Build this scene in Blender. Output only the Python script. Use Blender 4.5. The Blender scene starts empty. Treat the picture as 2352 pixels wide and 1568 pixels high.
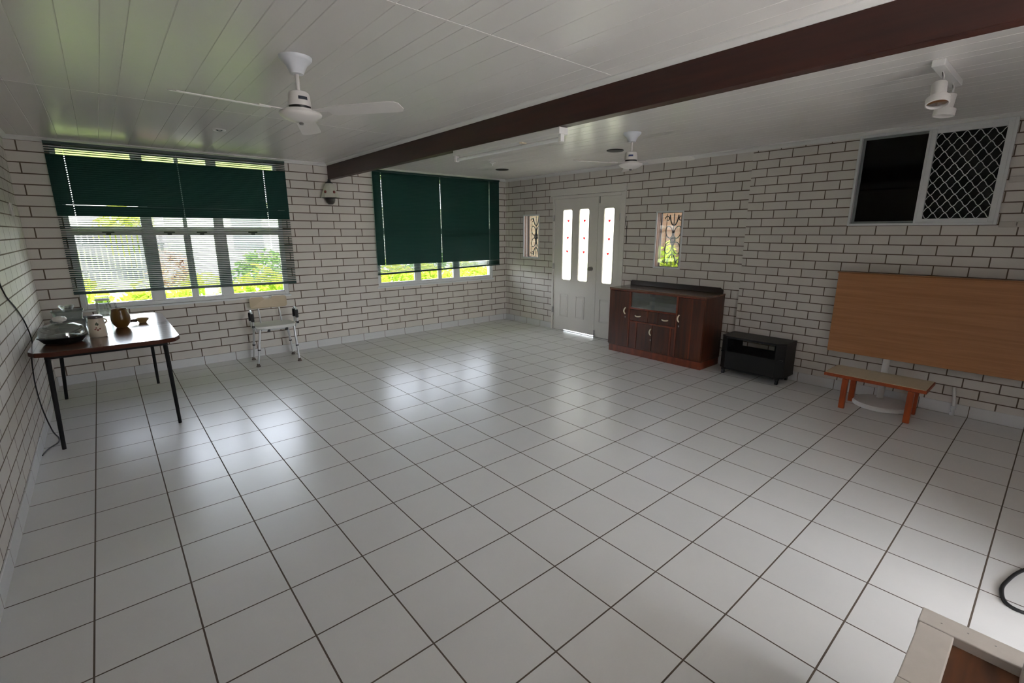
import bpy, bmesh, math, random
from mathutils import Vector, Matrix
R = math.radians
PI = math.pi
random.seed(7)
sc = bpy.context.scene
COL = sc.collection

# ---------------------------------------------------------------- room measures (metres)
XL, XR, XN, YF, YB, H = 0.033, 6.061, 6.02, 2.571, -6.8, 2.431
STEP_Y = -1.615          # where the nearer leaf of the right wall starts
BEAM_X0, BEAM_X1, BEAM_Z = 2.995, 3.075, 2.232

# ---------------------------------------------------------------- mesh builder
class MB:
    def __init__(s):
        s.v = []; s.f = []; s.m = []
    def add(s, vs, fs, mi=0):
        n = len(s.v); s.v += [tuple(v) for v in vs]
        for f in fs:
            s.f.append(tuple(n + i for i in f)); s.m.append(mi)
        return s
    def quad(s, a, b, c, d, mi=0): return s.add([a, b, c, d], [(0, 1, 2, 3)], mi)
    def box(s, x0, x1, y0, y1, z0, z1, mi=0):
        vs = [(x, y, z) for z in (z0, z1) for y in (y0, y1) for x in (x0, x1)]
        return s.add(vs, [(0, 2, 3, 1), (4, 5, 7, 6), (0, 1, 5, 4), (2, 6, 7, 3), (0, 4, 6, 2), (1, 3, 7, 5)], mi)
    def obox(s, c, size, rot=None, mi=0):
        c = Vector(c); vs = []
        for z in (-.5, .5):
            for y in (-.5, .5):
                for x in (-.5, .5):
                    v = Vector((x * size[0], y * size[1], z * size[2]))
                    vs.append(c + (rot @ v if rot else v))
        return s.add(vs, [(0, 2, 3, 1), (4, 5, 7, 6), (0, 1, 5, 4), (2, 6, 7, 3), (0, 4, 6, 2), (1, 3, 7, 5)], mi)
    def ring_sweep(s, rings, close_ends=True, mi=0):
        n = len(rings[0]); vs = [p for r in rings for p in r]; fs = []
        for i in range(len(rings) - 1):
            for k in range(n):
                a = i * n + k; b = i * n + (k + 1) % n
                fs.append((a, b, b + n, a + n))
        if close_ends:
            fs.append(tuple(range(n))[::-1]); fs.append(tuple((len(rings) - 1) * n + k for k in range(n)))
        return s.add(vs, fs, mi)
    def cyl(s, p0, p1, r0, r1=None, n=16, mi=0):
        return s.tube([p0, p1], [r0, r0 if r1 is None else r1], n, mi)
    def tube(s, pts, r, n=8, mi=0, closed=False):
        pts = [Vector(p) for p in pts]; N = len(pts)
        rs = r if isinstance(r, (list, tuple)) else [r] * N
        rings = []; up = None
        for i, p in enumerate(pts):
            if closed: t = pts[(i + 1) % N] - pts[(i - 1) % N]
            elif i == 0: t = pts[1] - pts[0]
            elif i == N - 1: t = pts[-1] - pts[-2]
            else: t = (pts[i + 1] - p).normalized() + (p - pts[i - 1]).normalized()
            t.normalize()
            if up is None:
                up = Vector((0, 0, 1)) if abs(t.z) < .9 else Vector((1, 0, 0))
            a = up - t * up.dot(t)
            if a.length < 1e-6: a = t.orthogonal()
            a.normalize(); up = a; b = t.cross(a)
            rings.append([p + (a * math.cos(2 * PI * k / n) + b * math.sin(2 * PI * k / n)) * rs[i] for k in range(n)])
        if closed: rings.append(rings[0])
        return s.ring_sweep(rings, not closed, mi)
    def lathe(s, c, prof, n=28, mi=0, rot=None, close=False):
        """profile: list of (radius, height) from bottom to top, around local Z"""
        c = Vector(c); rings = []
        for r, z in prof:
            r = max(r, 1e-5)
            ring = []
            for k in range(n):
                v = Vector((r * math.cos(2 * PI * k / n), r * math.sin(2 * PI * k / n), z))
                ring.append(c + (rot @ v if rot else v))
            rings.append(ring)
        if close: rings.append(rings[0])
        return s.ring_sweep(rings, not close, mi)
    def prism(s, poly, z0, z1, mi=0, frame=None):
        """poly: 2D points counter-clockwise; frame maps (u,v,w) to world"""
        fr = frame or (lambda u, v, w: (u, v, w)); n = len(poly)
        vs = [fr(u, v, z0) for u, v in poly] + [fr(u, v, z1) for u, v in poly]
        fs = [tuple(range(n))[::-1], tuple(range(n, 2 * n))] + [(k, (k + 1) % n, n + (k + 1) % n, n + k) for k in range(n)]
        return s.add(vs, fs, mi)
    def build(s, name, mats, parent=None, bevel=0, smooth=0, seg=2, recalc=True):
        me = bpy.data.meshes.new(name)
        off = Vector((0, 0, 0))
        if parent is not None:
            off = world_loc(parent)
        me.from_pydata([Vector(v) - off for v in s.v], [], s.f)
        if not isinstance(mats, (list, tuple)): mats = [mats]
        for m in mats: me.materials.append(m)
        if len(mats) > 1: me.polygons.foreach_set('material_index', s.m)
        if recalc:
            bm = bmesh.new(); bm.from_mesh(me); bmesh.ops.recalc_face_normals(bm, faces=bm.faces); bm.to_mesh(me); bm.free()
        if smooth:
            me.polygons.foreach_set('use_smooth', [True] * len(me.polygons))
            me.set_sharp_from_angle(angle=R(smooth))
        me.update()
        o = bpy.data.objects.new(name, me); COL.objects.link(o)
        if parent is not None: o.parent = parent
        if bevel:
            b = o.modifiers.new('bevel', 'BEVEL'); b.width = bevel; b.segments = seg; b.limit_method = 'ANGLE'; b.angle_limit = R(40)
        return o

def world_loc(o):
    v = Vector((0, 0, 0))
    while o is not None:
        v += o.location; o = o.parent
    return v

def thing(name, label, cat, loc=(0, 0, 0), group=None, kind=None):
    o = bpy.data.objects.new(name, None); COL.objects.link(o); o.location = loc
    o.empty_display_size = .05
    return tag(o, label, cat, group, kind)
def tag(o, label=None, cat=None, group=None, kind=None):
    if label: o['label'] = label
    if cat: o['category'] = cat
    if group: o['group'] = group
    if kind: o['kind'] = kind
    return o
def copy_tree(o, parent=None):
    kids = [c for c in list(COL.objects) if c.parent == o]
    c = o.copy(); COL.objects.link(c)
    if parent is not None: c.parent = parent
    for k in kids: copy_tree(k, c)
    return c

# ---------------------------------------------------------------- materials
def srgb(r, g, b):
    f = lambda c: c / 12.92 if c <= .04045 else ((c + .055) / 1.055) ** 2.4
    return (f(r / 255), f(g / 255), f(b / 255), 1)
MATS = {}
def mat(name, col, rough=.5, metal=0, spec=.5, noise=0, nscale=20, bump=0, coat=0):
    m = bpy.data.materials.new(name); m.use_nodes = True; nt = m.node_tree; N = nt.nodes; L = nt.links
    b = N['Principled BSDF']
    c = col if len(col) == 4 else (*col, 1)
    b.inputs['Base Color'].default_value = c; b.inputs['Roughness'].default_value = rough
    b.inputs['Metallic'].default_value = metal; b.inputs['Specular IOR Level'].default_value = spec
    b.inputs['Coat Weight'].default_value = coat
    if noise or bump:
        tc = N.new('ShaderNodeTexCoord'); nz = N.new('ShaderNodeTexNoise'); nz.inputs['Scale'].default_value = nscale; nz.inputs['Detail'].default_value = 4
        L.new(tc.outputs['Object'], nz.inputs['Vector'])
        if noise:
            mx = N.new('ShaderNodeMix'); mx.data_type = 'RGBA'; mx.blend_type = 'MIX'
            mx.inputs['A'].default_value = tuple(x * (1 - noise) for x in c[:3]) + (1,)
            mx.inputs['B'].default_value = tuple(min(1, x * (1 + noise)) for x in c[:3]) + (1,)
            L.new(nz.outputs['Fac'], mx.inputs['Factor']); L.new(mx.outputs['Result'], b.inputs['Base Color'])
        if bump:
            bp = N.new('ShaderNodeBump'); bp.inputs['Strength'].default_value = bump; bp.inputs['Distance'].default_value = .002
            L.new(nz.outputs['Fac'], bp.inputs['Height']); L.new(bp.outputs['Normal'], b.inputs['Normal'])
    return m

def masonry(name, axis, u0, z0, bw, rh, offset, joint, c1, c2, cm, rough=.5, spec=.3, bump=.4, noise=.08, coat=0, smooth=.1):
    """stretcher-bond masonry; axis picks the horizontal coordinate ('x','y'), or 'xy' for a floor"""
    m = bpy.data.materials.new(name); m.use_nodes = True; nt = m.node_tree; N = nt.nodes; L = nt.links
    b = N['Principled BSDF']
    tc = N.new('ShaderNodeTexCoord'); sp = N.new('ShaderNodeSeparateXYZ'); cb = N.new('ShaderNodeCombineXYZ')
    L.new(tc.outputs['Object'], sp.inputs[0])
    a1 = N.new('ShaderNodeMath'); a1.operation = 'SUBTRACT'; a1.inputs[1].default_value = u0
    a2 = N.new('ShaderNodeMath'); a2.operation = 'SUBTRACT'; a2.inputs[1].default_value = z0
    L.new(sp.outputs['Y' if axis == 'y' else 'X'], a1.inputs[0]); L.new(sp.outputs['Y' if axis == 'xy' else 'Z'], a2.inputs[0])
    L.new(a1.outputs[0], cb.inputs['X']); L.new(a2.outputs[0], cb.inputs['Y'])
    br = N.new('ShaderNodeTexBrick'); br.offset = offset; br.offset_frequency = 2; br.squash = 1; br.squash_frequency = 2
    L.new(cb.outputs[0], br.inputs['Vector'])
    br.inputs['Color1'].default_value = (*c1, 1); br.inputs['Color2'].default_value = (*c2, 1); br.inputs['Mortar'].default_value = (*cm, 1)
    br.inputs['Scale'].default_value = 1; br.inputs['Mortar Size'].default_value = joint / 2; br.inputs['Mortar Smooth'].default_value = smooth
    br.inputs['Bias'].default_value = 0; br.inputs['Brick Width'].default_value = bw; br.inputs['Row Height'].default_value = rh
    nz = N.new('ShaderNodeTexNoise'); nz.inputs['Scale'].default_value = 5; nz.inputs['Detail'].default_value = 6
    L.new(tc.outputs['Object'], nz.inputs['Vector'])
    mr = N.new('ShaderNodeMapRange'); mr.inputs['To Min'].default_value = 1 - noise; mr.inputs['To Max'].default_value = 1 + noise
    L.new(nz.outputs['Fac'], mr.inputs['Value'])
    mx = N.new('ShaderNodeMix'); mx.data_type = 'RGBA'; mx.blend_type = 'MULTIPLY'; mx.inputs['Factor'].default_value = 1
    L.new(br.outputs['Color'], mx.inputs['A']); L.new(mr.outputs['Result'], mx.inputs['B'])
    L.new(mx.outputs['Result'], b.inputs['Base Color'])
    inv = N.new('ShaderNodeMath'); inv.operation = 'SUBTRACT'; inv.inputs[0].default_value = 1; L.new(br.outputs['Fac'], inv.inputs[1])
    bp = N.new('ShaderNodeBump'); bp.inputs['Strength'].default_value = bump; bp.inputs['Distance'].default_value = .004
    L.new(inv.outputs[0], bp.inputs['Height']); L.new(bp.outputs['Normal'], b.inputs['Normal'])
    rr = N.new('ShaderNodeMapRange'); rr.inputs['To Min'].default_value = rough; rr.inputs['To Max'].default_value = .9
    L.new(br.outputs['Fac'], rr.inputs['Value']); L.new(rr.outputs['Result'], b.inputs['Roughness'])
    b.inputs['Specular IOR Level'].default_value = spec; b.inputs['Coat Weight'].default_value = coat
    return m

def wood(name, c1, c2, axis=(1, 12, 12), rough=.35, spec=.5, scale=4, coat=0):
    m = bpy.data.materials.new(name); m.use_nodes = True; nt = m.node_tree; N = nt.nodes; L = nt.links
    b = N['Principled BSDF']
    tc = N.new('ShaderNodeTexCoord'); mp = N.new('ShaderNodeMapping'); mp.inputs['Scale'].default_value = axis
    nz = N.new('ShaderNodeTexNoise'); nz.inputs['Scale'].default_value = scale; nz.inputs['Detail'].default_value = 6; nz.inputs['Distortion'].default_value = .6
    cr = N.new('ShaderNodeValToRGB'); cr.color_ramp.elements[0].color = (*c1, 1); cr.color_ramp.elements[1].color = (*c2, 1)
    cr.color_ramp.elements[0].position = .3; cr.color_ramp.elements[1].position = .72
    L.new(tc.outputs['Object'], mp.inputs['Vector']); L.new(mp.outputs[0], nz.inputs['Vector']); L.new(nz.outputs['Fac'], cr.inputs[0]); L.new(cr.outputs[0], b.inputs['Base Color'])
    b.inputs['Roughness'].default_value = rough; b.inputs['Specular IOR Level'].default_value = spec; b.inputs['Coat Weight'].default_value = coat
    return m

def glass_sheet(name, tint=(1, 1, 1), gloss=.07, translucent=0, tcol=(1, 1, 1), rough=.02):
    m = bpy.data.materials.new(name); m.use_nodes = True; nt = m.node_tree; N = nt.nodes; L = nt.links
    N.remove(N['Principled BSDF']); out = N['Material Output']
    tr = N.new('ShaderNodeBsdfTransparent'); tr.inputs['Color'].default_value = (*tint, 1)
    gl = N.new('ShaderNodeBsdfGlossy'); gl.inputs['Roughness'].default_value = rough
    fr = N.new('ShaderNodeLayerWeight'); fr.inputs['Blend'].default_value = .35
    mr = N.new('ShaderNodeMapRange'); mr.inputs['To Min'].default_value = gloss; mr.inputs['To Max'].default_value = min(1, gloss * 6)
    L.new(fr.outputs['Fresnel'], mr.inputs['Value'])
    mx = N.new('ShaderNodeMixShader'); L.new(mr.outputs[0], mx.inputs[0]); L.new(tr.outputs[0], mx.inputs[1]); L.new(gl.outputs[0], mx.inputs[2])
    last = mx
    if translucent:
        tl = N.new('ShaderNodeBsdfTranslucent'); tl.inputs['Color'].default_value = (*tcol, 1)
        m2 = N.new('ShaderNodeMixShader'); m2.inputs[0].default_value = translucent
        L.new(mx.outputs[0], m2.inputs[1]); L.new(tl.outputs[0], m2.inputs[2]); last = m2
    L.new(last.outputs[0], out.inputs['Surface'])
    return m

def leaf_mat(name, c1, c2):
    m = bpy.data.materials.new(name); m.use_nodes = True; nt = m.node_tree; N = nt.nodes; L = nt.links
    N.remove(N['Principled BSDF']); out = N['Material Output']
    tc = N.new('ShaderNodeTexCoord'); nz = N.new('ShaderNodeTexNoise'); nz.inputs['Scale'].default_value = 6; nz.inputs['Detail'].default_value = 3
    L.new(tc.outputs['Object'], nz.inputs['Vector'])
    mxc = N.new('ShaderNodeMix'); mxc.data_type = 'RGBA'; mxc.inputs['A'].default_value = (*c1, 1); mxc.inputs['B'].default_value = (*c2, 1)
    L.new(nz.outputs['Fac'], mxc.inputs['Factor'])
    d = N.new('ShaderNodeBsdfDiffuse'); t = N.new('ShaderNodeBsdfTranslucent'); mx = N.new('ShaderNodeMixShader'); mx.inputs[0].default_value = .45
    L.new(mxc.outputs['Result'], d.inputs['Color']); L.new(mxc.outputs['Result'], t.inputs['Color'])
    L.new(d.outputs[0], mx.inputs[1]); L.new(t.outputs[0], mx.inputs[2]); L.new(mx.outputs[0], out.inputs['Surface'])
    return m

WB1, WB2, WMO = (.68, .635, .595), (.62, .58, .545), (.13, .095, .07)
M_brick_front = masonry('painted_brick_front', 'x', .115, -.005, .30, .10, .29, .011, WB1, WB2, WMO)
M_brick_right = masonry('painted_brick_right', 'y', .085, -.005, .30, .10, .31, .010, WB1, WB2, WMO)
M_brick_left = masonry('painted_brick_left', 'y', .10, -.005, .30, .10, .30, .010, WB1, WB2, (.17, .13, .10))
M_brick_near = masonry('painted_brick_near', 'y', .15, -6.895, .2265, .085, .5, .009, WB1, WB2, WMO)
M_floor = masonry('floor_tile', 'xy', 0, 0, .333, .333, 0, .007, (.675, .668, .655), (.645, .64, .63), (.10, .075, .055), rough=.29, spec=.5, bump=.35, noise=.04, smooth=.15)
M_skirt_x = masonry('skirting_tile_x', 'x', 0, -.3, .333, .9, 0, .006, (.68, .68, .69), (.66, .66, .67), (.14, .11, .09), rough=.25, spec=.5, noise=.03)
M_skirt_y = masonry('skirting_tile_y', 'y', 0, -.3, .333, .9, 0, .006, (.68, .68, .69), (.66, .66, .67), (.14, .11, .09), rough=.25, spec=.5, noise=.03)
M_ceil = mat('ceiling_gloss_white', (.80, .775, .75), .27, spec=.5, noise=.02, nscale=3)
M_white = mat('white_paint', (.74, .73, .72), .4)
M_door = mat('door_cream_white', (.72, .69, .65), .4, noise=.02, nscale=4)
M_plaster = mat('plain_white_render', (.62, .61, .6), .7, noise=.04, nscale=8)
M_beam = wood('beam_maroon_timber', srgb(48, 22, 18)[:3], srgb(66, 31, 24)[:3], (8, .6, 8), .45, scale=3)
M_alu = mat('white_aluminium', (.70, .71, .73), .35)
M_green = mat('green_slat', (.009, .050, .041), .38, spec=.4)
M_green_dk = mat('green_rail', (.008, .035, .03), .4)
M_cordw = mat('blind_cord', (.25, .33, .3), .6)
M_pane = glass_sheet('window_glass')
M_obscure = glass_sheet('obscure_glass', gloss=.05, translucent=.6, tcol=(1, .98, .93), rough=.25)
M_red = glass_sheet('red_leadlight', tint=(.72, .03, .05), gloss=.03)
M_black = mat('black_laminate', (.009, .009, .010), .42, spec=.3, noise=.1)
M_blackmetal = mat('black_steel', (.007, .007, .008), .5, spec=.2)
M_rubber = mat('brown_grey_rubber', (.11, .09, .075), .7)
M_darkrub = mat('black_plastic', (.02, .02, .022), .5)
M_chrome = mat('chrome', (.75, .75, .77), .12, metal=1)
M_alum = mat('satin_aluminium', (.62, .63, .65), .35, metal=.55)
M_steel = mat('dull_steel', (.35, .34, .33), .35, metal=1)
M_fan = mat('fan_white_enamel', (.74, .71, .69), .3)
M_fanblue = mat('fan_canopy_white', (.70, .72, .77), .35)
M_side = wood('sideboard_veneer', srgb(52, 24, 13)[:3], srgb(88, 42, 23)[:3], (10, 10, .8), .28, scale=2.5, coat=.15)
M_sideedge = wood('sideboard_red_timber', srgb(86, 34, 17)[:3], srgb(124, 54, 28)[:3], (6, 6, 1), .3, scale=4, coat=.15)
M_sidetop = wood('sideboard_top', srgb(84, 58, 44)[:3], srgb(124, 94, 78)[:3], (6, .8, 6), .22, scale=3, coat=.3)  # top coloured lighter and greyer than the body to carry its reflection
M_sidedark = mat('sideboard_dark_rail', srgb(34, 16, 12)[:3], .3)
M_ivory = mat('ivory_plastic', (.80, .72, .55), .35)
M_slide = glass_sheet('sliding_glass', tint=(.84, .90, .89), gloss=.2, rough=.06)
M_inner = mat('sideboard_inside', (.55, .53, .46), .6)
M_tan = wood('beech_laminate', srgb(160, 108, 68)[:3], srgb(178, 126, 84)[:3], (3, .5, 14), .38, scale=3)
M_benchtop = mat('bench_stone_laminate', srgb(206, 192, 164)[:3], .4, noise=.08, nscale=60)
M_bench = wood('bench_orange_timber', srgb(140, 58, 22)[:3], srgb(172, 78, 34)[:3], (8, 8, 1), .4, scale=4)
M_tabletop = wood('walnut_laminate', srgb(70, 42, 30)[:3], srgb(98, 62, 44)[:3], (1, 9, 9), .2, scale=3, coat=.3)
M_tableedge = mat('table_edge_brown', srgb(70, 36, 24)[:3], .55, spec=.2)
M_seat = mat('white_plastic_seat', (.74, .74, .71), .4)
M_beige = mat('beige_plastic_back', srgb(196, 178, 150)[:3], .45)
M_dark = mat('dark_interior', (.02, .02, .022), .8)
M_speaker = mat('speaker_black', (.012, .012, .012), .6, bump=.6, nscale=300)
M_clear = glass_sheet('clear_glassware', tint=(.90, .93, .91), gloss=.10)
M_plasticbox = glass_sheet('clear_plastic_box', tint=(.62, .65, .62), gloss=.10, translucent=.15, tcol=(.6, .62, .6), rough=.12)
M_ceramic = mat('cream_ceramic', srgb(205, 190, 170)[:3], .3)
M_ceramrim = mat('jar_dark_rim', (.10, .08, .075), .3)
M_ochre = mat('ochre_glaze', srgb(98, 70, 26)[:3], .28, noise=.25, nscale=14)
M_tandish = mat('tan_dish', srgb(150, 122, 80)[:3], .4)
M_flower = mat('jar_flower_print', srgb(150, 85, 75)[:3], .4)
M_leafprint = mat('jar_leaf_print', srgb(80, 84, 74)[:3], .4)
M_knob = mat('pale_knob', (.62, .60, .55), .35)
M_shade = mat('milk_glass_shade', (.62, .62, .54), .3)
M_tubew = mat('fluorescent_tube', (.8, .81, .82), .25)
M_reflect = mat('lamp_reflector', (.8, .8, .8), .1, metal=1)
M_cord = mat('black_cable', (.012, .012, .013), .5)
M_capw = mat('chipped_white_timber', (.52, .48, .44), .55, noise=.1, nscale=25, bump=.3)
M_tread = wood('brown_timber_tread', srgb(54, 31, 18)[:3], srgb(98, 60, 36)[:3], (2, 8, 8), .4, scale=3)
M_badge = mat('fan_badge', (.03, .035, .05), .3)
M_badgeblue = mat('fan_badge_blue', (.03, .05, .16), .3)
M_meshscreen = mat('screen_mesh_white', (.62, .62, .62), .4)
M_flyscreen = glass_sheet('dark_flyscreen', tint=(.10, .10, .10), gloss=.03, rough=.4)
M_lawn = mat('lawn_green', (.26, .36, .09), .9, noise=.3, nscale=4)
M_conc = mat('pale_concrete', (.55, .53, .5), .8, noise=.1)
M_fence = mat('fence_grey', (.055, .057, .062), .7)
M_house = mat('house_white', (.27, .27, .265), .6)
M_porch = masonry('porch_brick', 'y', 0, 0, .24, .086, .5, .01, (.24, .15, .11), (.30, .19, .14), (.30, .26, .22), noise=.2)
M_leafY = leaf_mat('leaf_yellow_green', (.20, .34, .03), (.46, .54, .07))
M_leafG = leaf_mat('leaf_mid_green', (.05, .12, .035), (.14, .20, .06))
M_leafT = leaf_mat('leaf_tree_lime', (.26, .36, .05), (.50, .56, .14))
M_leafR = leaf_mat('leaf_red_flower', (.42, .20, .18), (.50, .42, .30))
M_bark = mat('bark', (.12, .09, .06), .9)

M_reveal = mat('brown_brick_reveal', (.20, .13, .09), .8, noise=.2)
# ---------------------------------------------------------------- walls, floor, ceiling
def holed_wall(name, axis, p, q, u0, u1, z0, z1, holes, inner, reveal):
    """slab between coordinate p (room side) and q (outside) with rectangular openings"""
    mb = MB()
    P = (lambda w, u, z: (u, w, z)) if axis == 'y' else (lambda w, u, z: (w, u, z))
    us = sorted({u0, u1, *[h[0] for h in holes], *[h[1] for h in holes]}); us = [u for u in us if u0 <= u <= u1]
    zs = sorted({z0, z1, *[h[2] for h in holes], *[h[3] for h in holes]})
    inh = lambda u, z: any(h[0] < u < h[1] and h[2] < z < h[3] for h in holes)
    for a, b in zip(us, us[1:]):
        for c, d in zip(zs, zs[1:]):
            if inh((a + b) / 2, (c + d) / 2): continue
            mb.quad(P(p, a, c), P(p, b, c), P(p, b, d), P(p, a, d), 0)
            mb.quad(P(q, a, c), P(q, a, d), P(q, b, d), P(q, b, c), 1)
    for a, b, c, d in holes:
        mb.quad(P(p, a, c), P(q, a, c), P(q, b, c), P(p, b, c), 1); mb.quad(P(p, a, d), P(p, b, d), P(q, b, d), P(q, a, d), 1)
        mb.quad(P(p, a, c), P(p, a, d), P(q, a, d), P(q, a, c), 1); mb.quad(P(p, b, c), P(q, b, c), P(q, b, d), P(p, b, d), 1)
    for a, b, c, d in ((u0, u1, z0, z0), (u0, u1, z1, z1)):
        mb.quad(P(p, a, c), P(q, a, c), P(q, b, c), P(p, b, c), 1)
    for u in (u0, u1): mb.quad(P(p, u, z0), P(q, u, z0), P(q, u, z1), P(p, u, z1), 1)
    o = mb.build(name, [inner, reveal], recalc=False); tag(o, kind='structure'); return o

W1 = (.335, 2.37, .762, 2.385)      # window openings in the front wall
W2 = (3.615, 5.76, .762, 2.385)
D1 = (.03, 1.405, -.001, 2.085)     # double door in the right wall
W3 = (1.71, 2.108, 1.122, 1.832)
W4 = (-.838, -.45, 1.092, 1.808)
W5 = (-3.578, -2.57, 1.605, 2.40)
holed_wall('wall_front', 'y', YF, YF + .16, XL - .2, XR + .2, 0, 2.6, [W1, W2], M_brick_front, M_plaster)
holed_wall('wall_right', 'x', XR, XR + .16, STEP_Y - .02, YF + .16, 0, 2.6, [D1, W3, W4], M_brick_right, M_reveal)
holed_wall('wall_right_near', 'x', XN, XN + .2, YB - .16, STEP_Y, 0, 2.6, [W5], M_brick_near, M_plaster)
holed_wall('wall_left', 'x', XL, XL - .2, YB - .16, YF + .16, 0, 2.6, [], M_brick_left, M_plaster)
DB = (1.25, 3.0, 0, 2.3)  # added opening out of view, sized and placed to steer the daylight
holed_wall('wall_back', 'y', YB, YB - .16, XL - .2, XR + .2, 0, 2.6, [DB], M_brick_front, M_plaster)
tag(MB().box(3.05, 3.17, YB, -5.1, 0, H + .003).build('shade_wall_right', M_plaster), kind='structure')  # added unseen wall, keeps back daylight off the near right side
tag(MB().box(1.54, 2.45, -5.43, -5.33, 0, 1.30).build('shade_wall_low', M_plaster), kind='structure')  # added low wall out of view, shades the timber frame from behind
tag(MB().box(XL, 1.5, -4.86, -4.74, 0, H + .003).build('shade_wall_left', M_plaster), kind='structure')  # unseen stub put in to darken the left wall and floor
tag(MB().box(XL - .2, XR + .2, YB - .2, YF + .16, -.12, 0).build('floor', M_floor), kind='structure')

# ceiling lined with grooved boards (grooves run from front to back)
grooves = [.15, .28, .42, .574, .714, .804, .948, 1.135, 1.235, 1.329, 1.417, 1.609, 1.703, 1.847, 1.94, 2.079, 2.262, 2.445, 2.547, 2.754, 2.87]
x = 3.2
k = 0
while x < 6.0:
    grooves.append(x); x += (.14, .10, .19, .092, .18)[k % 5]; k += 1
prof = [(XL - .1, H)]
for g in grooves: prof += [(g - .003, H), (g, H + .0025), (g + .003, H)]
prof.append((XR + .1, H))
mb = MB()
for (a, za), (b, zb) in zip(prof, prof[1:]):
    mb.quad((a, YB - .1, za), (a, YF + .1, za), (b, YF + .1, zb), (b, YB - .1, zb))
mb.box(XL - .15, XR + .15, YB - .15, YF + .15, H + .02, H + .06)
for yj, xa, xb in ((.29, XL, BEAM_X0), (-2.1, 1.2, BEAM_X0)): mb.box(xa, xb, yj - .008, yj + .008, H - .0012, H + .003)
tag(mb.build('ceiling', M_ceil, recalc=False), kind='structure')
# roof above, with eaves
tag(MB().box(XL - .5, XR + .3, YB - .5, YF + .3, 2.62, 2.72).build('roof_slab', M_plaster), kind='structure')

tag(MB().box(XL - .5, XR + .3, YF + .16, YF + 1.75, 2.47, 2.52).build('eave_soffit', mat('soffit_paint', (.46, .47, .36), .7)), kind='structure')

# tiled skirting
SK = .098
tag(MB().box(XL, XR, YF - .009, YF, 0, SK).build('baseboard_front', M_skirt_x, bevel=.002), kind='structure')
tag(MB().box(XL, XL + .009, YB, YF - .01, 0, SK).build('baseboard_left', M_skirt_y, bevel=.002), kind='structure')
tag(MB().box(XR - .009, XR, 1.41, YF - .01, 0, SK).box(XR - .009, XR, STEP_Y, .025, 0, SK).build('baseboard_right', M_skirt_y, bevel=.002), kind='structure')
tag(MB().box(XN - .009, XN, YB, STEP_Y - .005, 0, SK).build('baseboard_right_near', M_skirt_y, bevel=.002), kind='structure')

# cornices
def cornice(name, pts, s=.038):
    """pts: list of profile-end pairs; each run = (axis, wall coordinate, sign into the room, from, to)"""
    axis, w, sg, a, b = pts
    poly = [(0, 0), (0, -s), (s * .25, -s), (s * .45, -s * .6), (s * .7, -s * .35), (s, -s * .25), (s, 0)]
    mb = MB()
    fr = (lambda u, v, t: (w + sg * u, t, H + v)) if axis == 'x' else (lambda u, v, t: (t, w + sg * u, H + v))
    mb.prism(poly, a, b, frame=fr)
    tag(mb.build(name, M_white, smooth=50), kind='structure')
cornice('trim_1', ('y', YF, -1, XL, BEAM_X0))
cornice('trim_2', ('y', YF, -1, BEAM_X1, XR))
cornice('trim_3', ('x', XR, -1, STEP_Y, YF), .042)
cornice('trim_4', ('x', XN, -1, YB, STEP_Y), .045)
cornice('trim_5', ('x', XL, 1, YB, YF), .035)
cornice('trim_6', ('x', BEAM_X0, -1, YB, YF), .03)
o = MB().box(BEAM_X0, BEAM_X1, YB, YF - .001, BEAM_Z, H + .002).build('ceiling_beam', M_beam, bevel=.004)
tag(o, 'dark maroon timber beam running along the white ceiling', 'beam', kind='structure')

# ---------------------------------------------------------------- front windows
def bar_frame(mb, axis, w0, w1, u0, u1, z0, z1, t):
    B = (lambda a, b, c, d: mb.box(a, b, w0, w1, c, d)) if axis == 'y' else (lambda a, b, c, d: mb.box(w0, w1, a, b, c, d))
    B(u0, u0 + t, z0, z1); B(u1 - t, u1, z0, z1); B(u0 + t, u1 - t, z0, z0 + t); B(u0 + t, u1 - t, z1 - t, z1)
def front_window(name, Wn, mull, thin):
    x0, x1, z0, z1 = Wn; ya, yb = YF + .012, YF + .075
    w = thing(name, None, None, ((x0 + x1) / 2, YF + .04, z0), kind='structure')
    mb = MB(); bar_frame(mb, 'y', ya, yb, x0, x1, z0, z1, .042)
    for a, b in mull: mb.box(a, b, ya, yb, z0 + .04, z1 - .04)
    mb.box(x0 + .04, x1 - .04, ya + .004, yb - .004, 1.535, 1.612)
    mb.box(thin - .02, thin + .02, ya + .008, yb - .008, z0 + .04, z1 - .04)
    mb.build('window_frame', M_alu, w, bevel=.004)
    MB().box(x0 - .02, x1 + .02, YF - .012, YF + .03, z0 - .022, z0).build('window_sill', M_alu, w, bevel=.003)
    edges = [x0 + .042, *[e for m in sorted([*mull, (thin - .02, thin + .02)]) for e in m], x1 - .042]
    for a, b in zip(edges[::2], edges[1::2]):
        for c, d in ((z0 + .042, 1.535), (1.612, z1 - .042)):
            MB().box(a, b, YF + .045, YF + .049, c, d).build('glass_pane', M_pane, w)
        sm = MB(); bar_frame(sm, 'y', YF + .02, YF + .044, a, b, z0 + .042, 1.535, .014); sm.build('sash', M_alu, w)
        m = (a + b) / 2
        MB().box(m - .05, m + .05, YF + .004, YF + .02, 1.542, 1.556).box(m - .02, m + .02, YF + .0, YF + .012, 1.522, 1.545).build('window_catch', M_darkrub, w, bevel=.002)
        MB().box(m - .06, m + .06, YF + .006, YF + .02, z0 + .044, z0 + .054).build('window_stay', M_steel, w)
    return w
front_window('window_1', W1, [(.945, 1.045), (1.622, 1.725)], 1.345)
front_window('window_2', W2, [(4.245, 4.33), (4.965, 5.06)], 4.69)

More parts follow.
